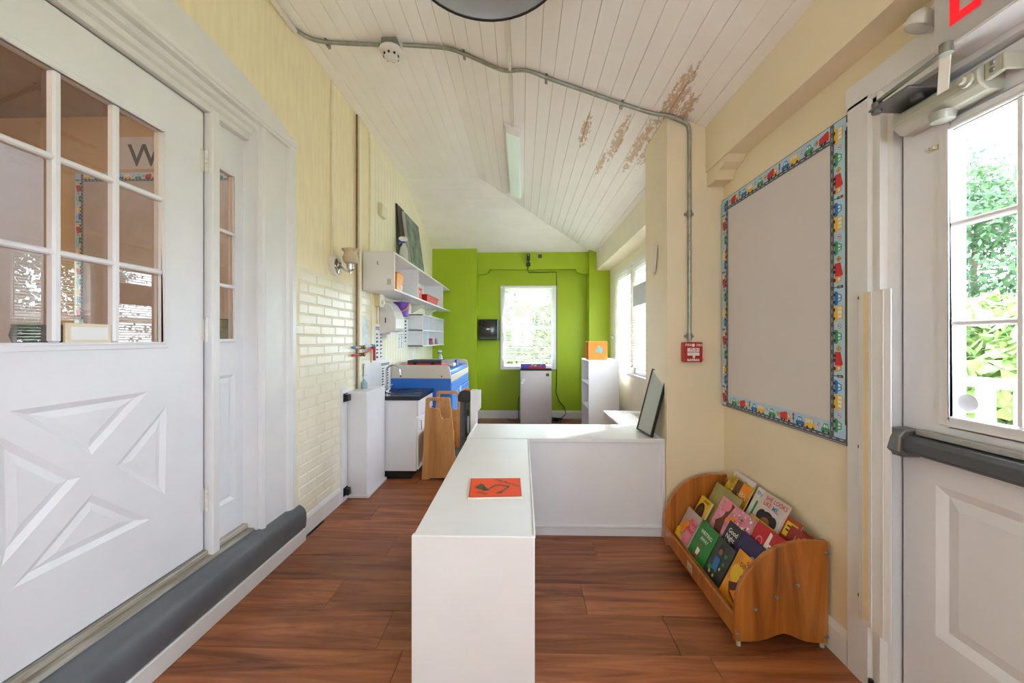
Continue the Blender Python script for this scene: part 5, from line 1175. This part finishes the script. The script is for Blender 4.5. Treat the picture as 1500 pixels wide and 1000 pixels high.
mk('pouch', MB().prism([(4.82, .9262), (5.0, .9262), (4.98, 1.0), (4.84, 1.0)], 'x', -.83, -.80), M('pouch_blue', (30, 70, 160), .5), wp, bev=.006)
# retractable gate roll on its white post
rg = thing('retractable_gate', (-.43, 3.03, 0), 'grey rolled safety gate in black housing with orange button', 'safety gate')
gx = -.437
mk('roll', MB().cyl((gx-.012, 3.06, .03), (gx-.012, 3.06, .80), .034, 16), M('mesh_grey', (84, 84, 88), .6, var=.15, scale=60), rg, smooth=True)
mk('top_housing', MB().prism([(gx-.052, .775), (gx+.040, .775), (gx+.044, .855), (gx+.0, .862), (gx-.04, .85), (gx-.055, .82)], 'y', 3.005, 3.10), BLACK, rg, bev=.006, seg=2)
mk('button', B(gx-.01, gx+.03, 3.02, 3.07, .858, .872), M('button_orange', (240, 120, 20), .4), rg, bev=.004)
mk('bottom_housing', B(gx-.05, gx+.04, 3.005, 3.10, 0, .06), BLACK, rg, bev=.006)
mk('latch_bar', B(gx+.012, gx+.036, 2.995, 3.02, .10, .775), M('bar_dark', (58, 58, 62), .45), rg, bev=.003)
mk('latch_grip', MB().tube(sm([V((gx+.024, 2.995, .50)), V((gx+.016, 2.965, .53)), V((gx+.014, 2.96, .60)), V((gx+.016, 2.965, .68)), V((gx+.024, 2.995, .71))], 2), .010, 8), BLACK, rg, smooth=True)
mk('pull_handle', B(gx+.016, gx+.034, 2.985, 2.996, .54, .67), M('grip_grey', (170, 170, 172), .4), rg, bev=.004)
gp = thing('gate_post', (-.37, 3.02, 0), 'white post with wider top block beside the rolled gate', 'post')
mk('post', B(-.392, -.345, 2.985, 3.06, 0, .865), WHITE, gp, bev=.003); mk('top_block', MB().prism([(-.345, .70), (-.318, .725), (-.318, .862), (-.345, .862)], 'y', 2.985, 3.06), WHITE, gp, bev=.002)

# ================================================================== FAR END
fg = thing('mini_fridge', (.2, 6.0, 0), 'silver mini fridge with black top below the far window', 'fridge')
FR = M('fridge_silver', (200, 194, 194), .36, .15, var=.02)
fx0, fx1 = -.030, .428
mk('body', B(fx0+.006, fx1-.006, 5.82, 6.235, .02, .80), M('fridge_side', (70, 70, 74), .5), fg, bev=.006); mk('door', B(fx0, fx1, 5.77, 5.82, .018, .795), FR, fg, bev=.01, seg=3, smooth=True)
mk('top', B(fx0, fx1, 5.775, 6.24, .80, .825), BLACK, fg, bev=.006)
fr = frame((fx1-.06, 5.7695, .735), (1, 0, 0), (0, 0, 1)); mk('badge', MB().rect(fr, -.022, .022, -.02, .02, h=.001), M('badge_dark', (70, 68, 70), .4), fg)
mk('child_lock', MB().lathe([(.028, 0), (.024, .008), (0, .010)], (fx0+.048, 5.77, .655), (0, -1, 0), 14).lathe([(.022, 0), (.018, .008), (0, .01)], (fx0+.03, 5.77, .615), (0, -1, 0), 14), WHITE, fg, smooth=True)
for a in (fx0+.04, fx1-.04): mk('foot', B(a-.02, a+.02, 5.84, 5.88, 0, .021), BLACK, fg)
gm = thing('game_box', (.17, 5.95, .8255), 'flat purple game box with colourful print on the fridge', 'game box')
mk('base', B(-.022, .34, 5.82, 6.06, .8255, .872), M('box_purple', (76, 58, 166), .45), gm, bev=.002)
mk('lid', B(-.026, .344, 5.816, 6.064, .85, .892), M('box_purple2', (86, 62, 176), .45, var=.1), gm, bev=.002)
fr = frame((-.026, 5.8155, .8255), (1, 0, 0), (0, 0, 1)); mb = MB().rect(fr, .12, .37, 0, .022, 0, .001)
for i, (a, b, w_, h_, k_) in enumerate(((.14, .03, .05, .02, 1), (.20, .03, .04, .025, 2), (.25, .028, .06, .012, 3), (.16, .05, .03, .012, 4), (.29, .045, .03, .015, 1))): mb.poly(fr, [(a, b), (a+w_, b+.004), (a+w_*.8, b+h_), (a+w_*.1, b+h_*.8)], k_, .002)
mk('print', mb, [K_['r'], K_['o'], K_['y'], K_['g'], K_['w']], gm)
pb_ = mk('white_box', B(.352, .43, 5.85, 5.98, .8255, .86), PW, label='little white card packet beside purple box on the fridge', cat='packet', bev=.003)
CB = M('cable_black', (26, 26, 28), .5)
cbm = thing('cable_coil', (.55, 6.1, 0), 'coil of black cable on the floor right of the fridge', 'cable')
for i in range(5):
    rr = .06+.008*i; mk('loop', MB().tube([V((.53+rr*math.cos(t), 6.10+rr*.8*math.sin(t), .006+.009*i+.02*math.sin(t+i))) for t in [k*math.pi/12 for k in range(25)]], .005, 6), CB, cbm, smooth=True)
mk('transformer', B(.48, .56, 6.07, 6.13, .0, .04), BLACK, cbm, bev=.006)
mk('fridge_cord', MB().tube(sm([V((fx0-.01, 6.255, .35)), V((fx0-.03, 6.25, .33)), V((fx0-.04, 6.2, .2)), V((fx0-.02, 6.15, .03)), V((fx0-.06, 6.05, .006)), V((fx0-.15, 6.08, .006)), V((fx0-.2, 6.13, .02))], 3), .005, 6), CB, label='thin black cord lying on floor left of the fridge', cat='cable', smooth=True)
# webcam on the green beam, its cable, and a small sensor
wc = thing('security_camera', (.095, 6.13, 2.36), 'small black camera mounted on the green beam above window', 'camera')
mk('body', B(.07, .12, 6.09, 6.14, 2.46, 2.57), BLACK, wc, bev=.008, seg=2); mk('bracket', B(.065, .125, 6.11, 6.169, 2.385, 2.44).box(.085, .105, 6.12, 6.15, 2.43, 2.47), BLACK, wc, bev=.004)
mk('lens', MB().lathe([(.014, 0), (.012, .004), (0, .005)], (.095, 6.09, 2.545), (0, -1, 0), 14), M('lens_grey', (140, 150, 160), .2), wc)
yw = YE-.006; xr = PY(815, 400, yw).x+.0
mk('camera_cable', MB().tube([V((.09, 6.16, 2.39)), V((.085, 6.163, 2.335)), V((.10, yw, 2.31)), V((xr, yw, 2.315)), V((xr+.004, yw, 2.11)), V((xr+.006, yw, 1.2)), V((xr+.003, yw, .55)), V((xr-.01, yw, .42)), V((xr+.04, yw-.01, .28)), V((xr+.13, yw-.012, .18)), V((xr+.15, YE-.03, .08)), V((xr+.06, 6.2, .008))], .006, 6), CB, label='thin black cable running from camera down past the far window', cat='cable', smooth=True)
mk('sensor_disc', MB().lathe([(.038, 0), (.038, .02), (.030, .028), (0, .029)], (PY(791, 375, 6.17).x, 6.169, PY(791, 375, 6.17).z), (0, -1, 0), 4), M('sensor_violet', (74, 66, 92), .5), label='small square dark violet sensor on green beam', cat='sensor')
# black towel dispenser on the green wall
pd = thing('towel_dispenser', (-.54, 6.18, 1.24), 'black paper towel dispenser mounted on the green wall', 'dispenser')
d0, d1 = PY(701, 498, 6.10), PY(729.5, 467.5, 6.10)
mk('back', B(d0.x-.01, d1.x+.01, 6.22, YE-.0005, d0.z, d1.z), M('disp_grey', (84, 84, 80), .5), pd, bev=.006); mk('cover', B(d0.x, d1.x, 6.09, 6.225, d0.z, d1.z), M('disp_black', (34, 32, 32), .15, var=.1), pd, bev=.02, seg=3, smooth=True)
mk('window_strip', B(d0.x+.012, d1.x-.012, 6.0895, 6.092, d0.z+.01, d0.z+.05), M('disp_smoke', (60, 58, 58), .1), pd)
fr = frame(((d0.x+d1.x)/2, 6.0885, (d0.z+d1.z)/2+.01), (1, 0, 0), (0, 0, 1)); mk('badge', MB().disc(fr, 0, 0, .032, n=20, ry=.014, h=.001), M('badge_pale', (200, 200, 200), .4), pd)
# bookcase, orange cube, low shelf
bc_ = thing('bookcase', (1.02, 5.3, 0), 'white bookcase with open side shelves beside far window', 'bookcase')
X0, X1, y0, y1, zt_ = .832, 1.215, 4.99, 5.58, .992
for a in (y0, y1-.018): mk('side', B(X0, X1, a, a+.018, 0, zt_), WHITE2, bc_, bev=.002)
for a in (.04, .36, .68, zt_-.018): mk('shelf_board', B(X0, X1, y0+.018, y1-.018, a, a+.018), WHITE2, bc_, bev=.001)
mk('back', B(X1-.008, X1, y0+.018, y1-.018, .0, zt_-.018), WHITE2, bc_)
OC = M('cube_orange', (240, 150, 62), .7, var=.04); oc = thing('fabric_cube', (.95, 5.2, zt_), 'orange fabric storage cube with blue shape on the bookcase', 'storage cube')
x0, x1 = .835, 1.075
mk('front', B(x0, x1, 5.02, 5.03, zt_+.0005, zt_+.235), OC, oc); mk('rear', B(x0, x1, 5.24, 5.25, zt_+.0005, zt_+.235), OC, oc); mk('top', B(x0, x1, 5.03, 5.24, zt_+.228, zt_+.235), OC, oc); mk('bottom', B(x0, x1, 5.03, 5.24, zt_+.0005, zt_+.006), OC, oc)
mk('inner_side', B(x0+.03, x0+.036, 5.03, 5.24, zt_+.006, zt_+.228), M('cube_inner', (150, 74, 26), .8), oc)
fr = frame(((x0+x1)/2+.01, 5.0195, zt_+.12), (1, 0, 0), (0, 0, 1))
mk('blue_shape', MB().poly(fr, [(-.04, -.02), (-.035, .005), (-.012, .012), (-.012, .05), (.006, .06), (.012, .03), (.03, .028), (.042, .01), (.04, -.02), (.03, -.045), (.012, -.03), (-.01, -.018)], 0, .001), M('shape_blue', (100, 190, 216), .6), oc)
ls = thing('low_shelf_unit', (1.08, 3.65, 0), 'low white shelf unit under the side windows behind pillar', 'shelf')
X0, X1, y0, y1, zt_ = .855, 1.318, 2.99, 4.20, .50
mk('top', B(X0, X1, y0, y1, zt_-.02, zt_), WHITE2, ls, bev=.003)
for a in (y0, 3.6, y1-.018): mk('side', B(X0+.003, X1, a, a+.018, 0, zt_-.02), WHITE2, ls)
for a in (.03, .26): mk('shelf_board', B(X0+.003, X1, y0+.018, y1-.018, a, a+.016), WHITE2, ls)
mk('back', B(X1-.008, X1, y0, y1, 0, zt_-.02), WHITE2, ls)
vn = thing('wall_vent', (1.2, 4.0, zt_), 'flat pale grille plate lying on the low shelf under windows', 'grille')
mk('plate', B(1.10, 1.27, 3.78, 4.05, zt_, zt_+.004), M('plate_pale', (214, 208, 200), .5), vn)
for i in range(5): mk('slot', B(1.11, 1.26, 3.81+i*.045, 3.825+i*.045, zt_+.004, zt_+.006), M('slot_grey', (170, 164, 156), .5), vn)
mk('card_stand', B(1.285, 1.29, 3.72, 3.80, zt_, zt_+.12).box(1.28, 1.31, 3.72, 3.80, zt_, zt_+.006), WHITE, label='small white upright card on low shelf by the wall', cat='card', bev=.001)

# ================================================================== OUTSIDE
GRASS = M('lawn', (146, 156, 128), .9, var=.3, scale=3)
mk('ground', B(1.75, 40, -25, 40, -.5, -.35), GRASS, kind='structure')
mk('ground_far', B(-20, 1.75, 6.8, 40, -.5, -.35), GRASS, kind='structure')
mk('deck', B(1.37, 3.3, -2.5, 4.6, -.35, -.02), wood('deck_grey', [(140, 136, 128), (180, 176, 166)], along=1), kind='structure')
RL = M('rail_green', (196, 214, 150), .6, var=.04)
rl = thing('porch_railing', (3.1, 1.6, -.02), 'pale green wooden porch railing outside the exit door', 'railing')
mk('top_rail', B(3.05, 3.17, -2.4, 4.5, .93, .99), RL, rl, bev=.006); mk('bottom_rail', B(3.07, 3.15, -2.4, 4.5, .12, .18), RL, rl, bev=.004)
bal = mesh(B(-.022, .022, -.045, .045, 0, .75), RL, V((0, 0, 0)), bev=.004); y = -2.3
while y < 4.45: put('baluster', bal, (3.11, y, .18), rl); y += .21
for a in (-2.35, 1.0, 4.45): mk('post', B(3.05, 3.17, a-.06, a+.06, -.02, 1.1), RL, rl, bev=.005)
BARK = M('bark', (96, 82, 66), .9, var=.3, scale=12)
def tree(x, y, h, r, cm, label, seed, n=9000, ls=.11, base=-.4):
    r_ = random.Random(seed); o = thing('tree', (x, y, base), label, 'tree', None)
    mk('trunk', MB().tube([(x, y, base), (x+.05, y, base+h*.3), (x-.03, y+.05, base+h*.55), (x, y, base+h*.8)], .12, 8, rs=[.16, .13, .1, .04]), BARK, o, smooth=True)
    blobs = [(V((x+r_.uniform(-.55, .55)*r, y+r_.uniform(-.55, .55)*r, base+h*r_.uniform(.25, .95))), r*r_.uniform(.35, .6)) for _ in range(16)]
    mb = MB()
    for _ in range(n):
        c, rr = blobs[r_.randrange(16)]; d = V((r_.gauss(0, 1), r_.gauss(0, 1), r_.gauss(0, 1))).normalized()
        p = c+d*rr*r_.uniform(.75, 1.05); u = V((r_.gauss(0, 1), r_.gauss(0, 1), r_.gauss(0, 1))).normalized(); w = u.cross(d+V((.1, .2, .3))).normalized(); s_ = ls*r_.uniform(.6, 1.3)
        mb.add([p-u*s_, p+w*s_*.5, p+u*s_, p-w*s_*.5], [(0, 1, 2, 3)])
    # leaves straight into the mesh: too many to clean one by one
    me = bpy.data.meshes.new('foliage'); me.from_pydata([v-V((x, y, base)) for v in mb.v], [], mb.f); me.materials.append(cm)
    f = bpy.data.objects.new('foliage', me); COL.objects.link(f); f.parent = o; f['kind'] = 'stuff'
LFS = [M('leaf_mid', (70, 96, 62), .6, var=.4, scale=4, trans=.3), M('leaf_pale', (118, 142, 80), .6, var=.35, scale=4, trans=.3), M('leaf_dark', (48, 74, 58), .6, var=.4, scale=4, trans=.3)]
TL = [(14.0, 12.6, 6.2, 2.6, 0, 'mid green leafy tree outside beyond the porch railing'), (19, 19.5, 9.0, 3.2, 2, 'tall dark green tree outside the exit door window'), (5.6, 4.6, 1.7, 1.3, 1, 'low pale green shrub just behind the porch railing'), (15.5, 8.0, 6.6, 2.4, 2, 'dark broad tree seen in the exit door panes'),
      (-2.0, 19, 7.0, 2.3, 0, 'mid green tree outside the far window'), (3.2, 21.0, 7.6, 2.6, 2, 'dark green tree outside the far window on the right'), (.4, 14.5, 2.6, 1.7, 1, 'low pale bush below the far window'),
      (14.0, 30.0, 6.6, 2.9, 1, 'pale green tree outside the side windows')]
for i, (x, y, h, r, k_, lb) in enumerate(TL): tree(x, y, h, r, LFS[k_], lb, 20+i)
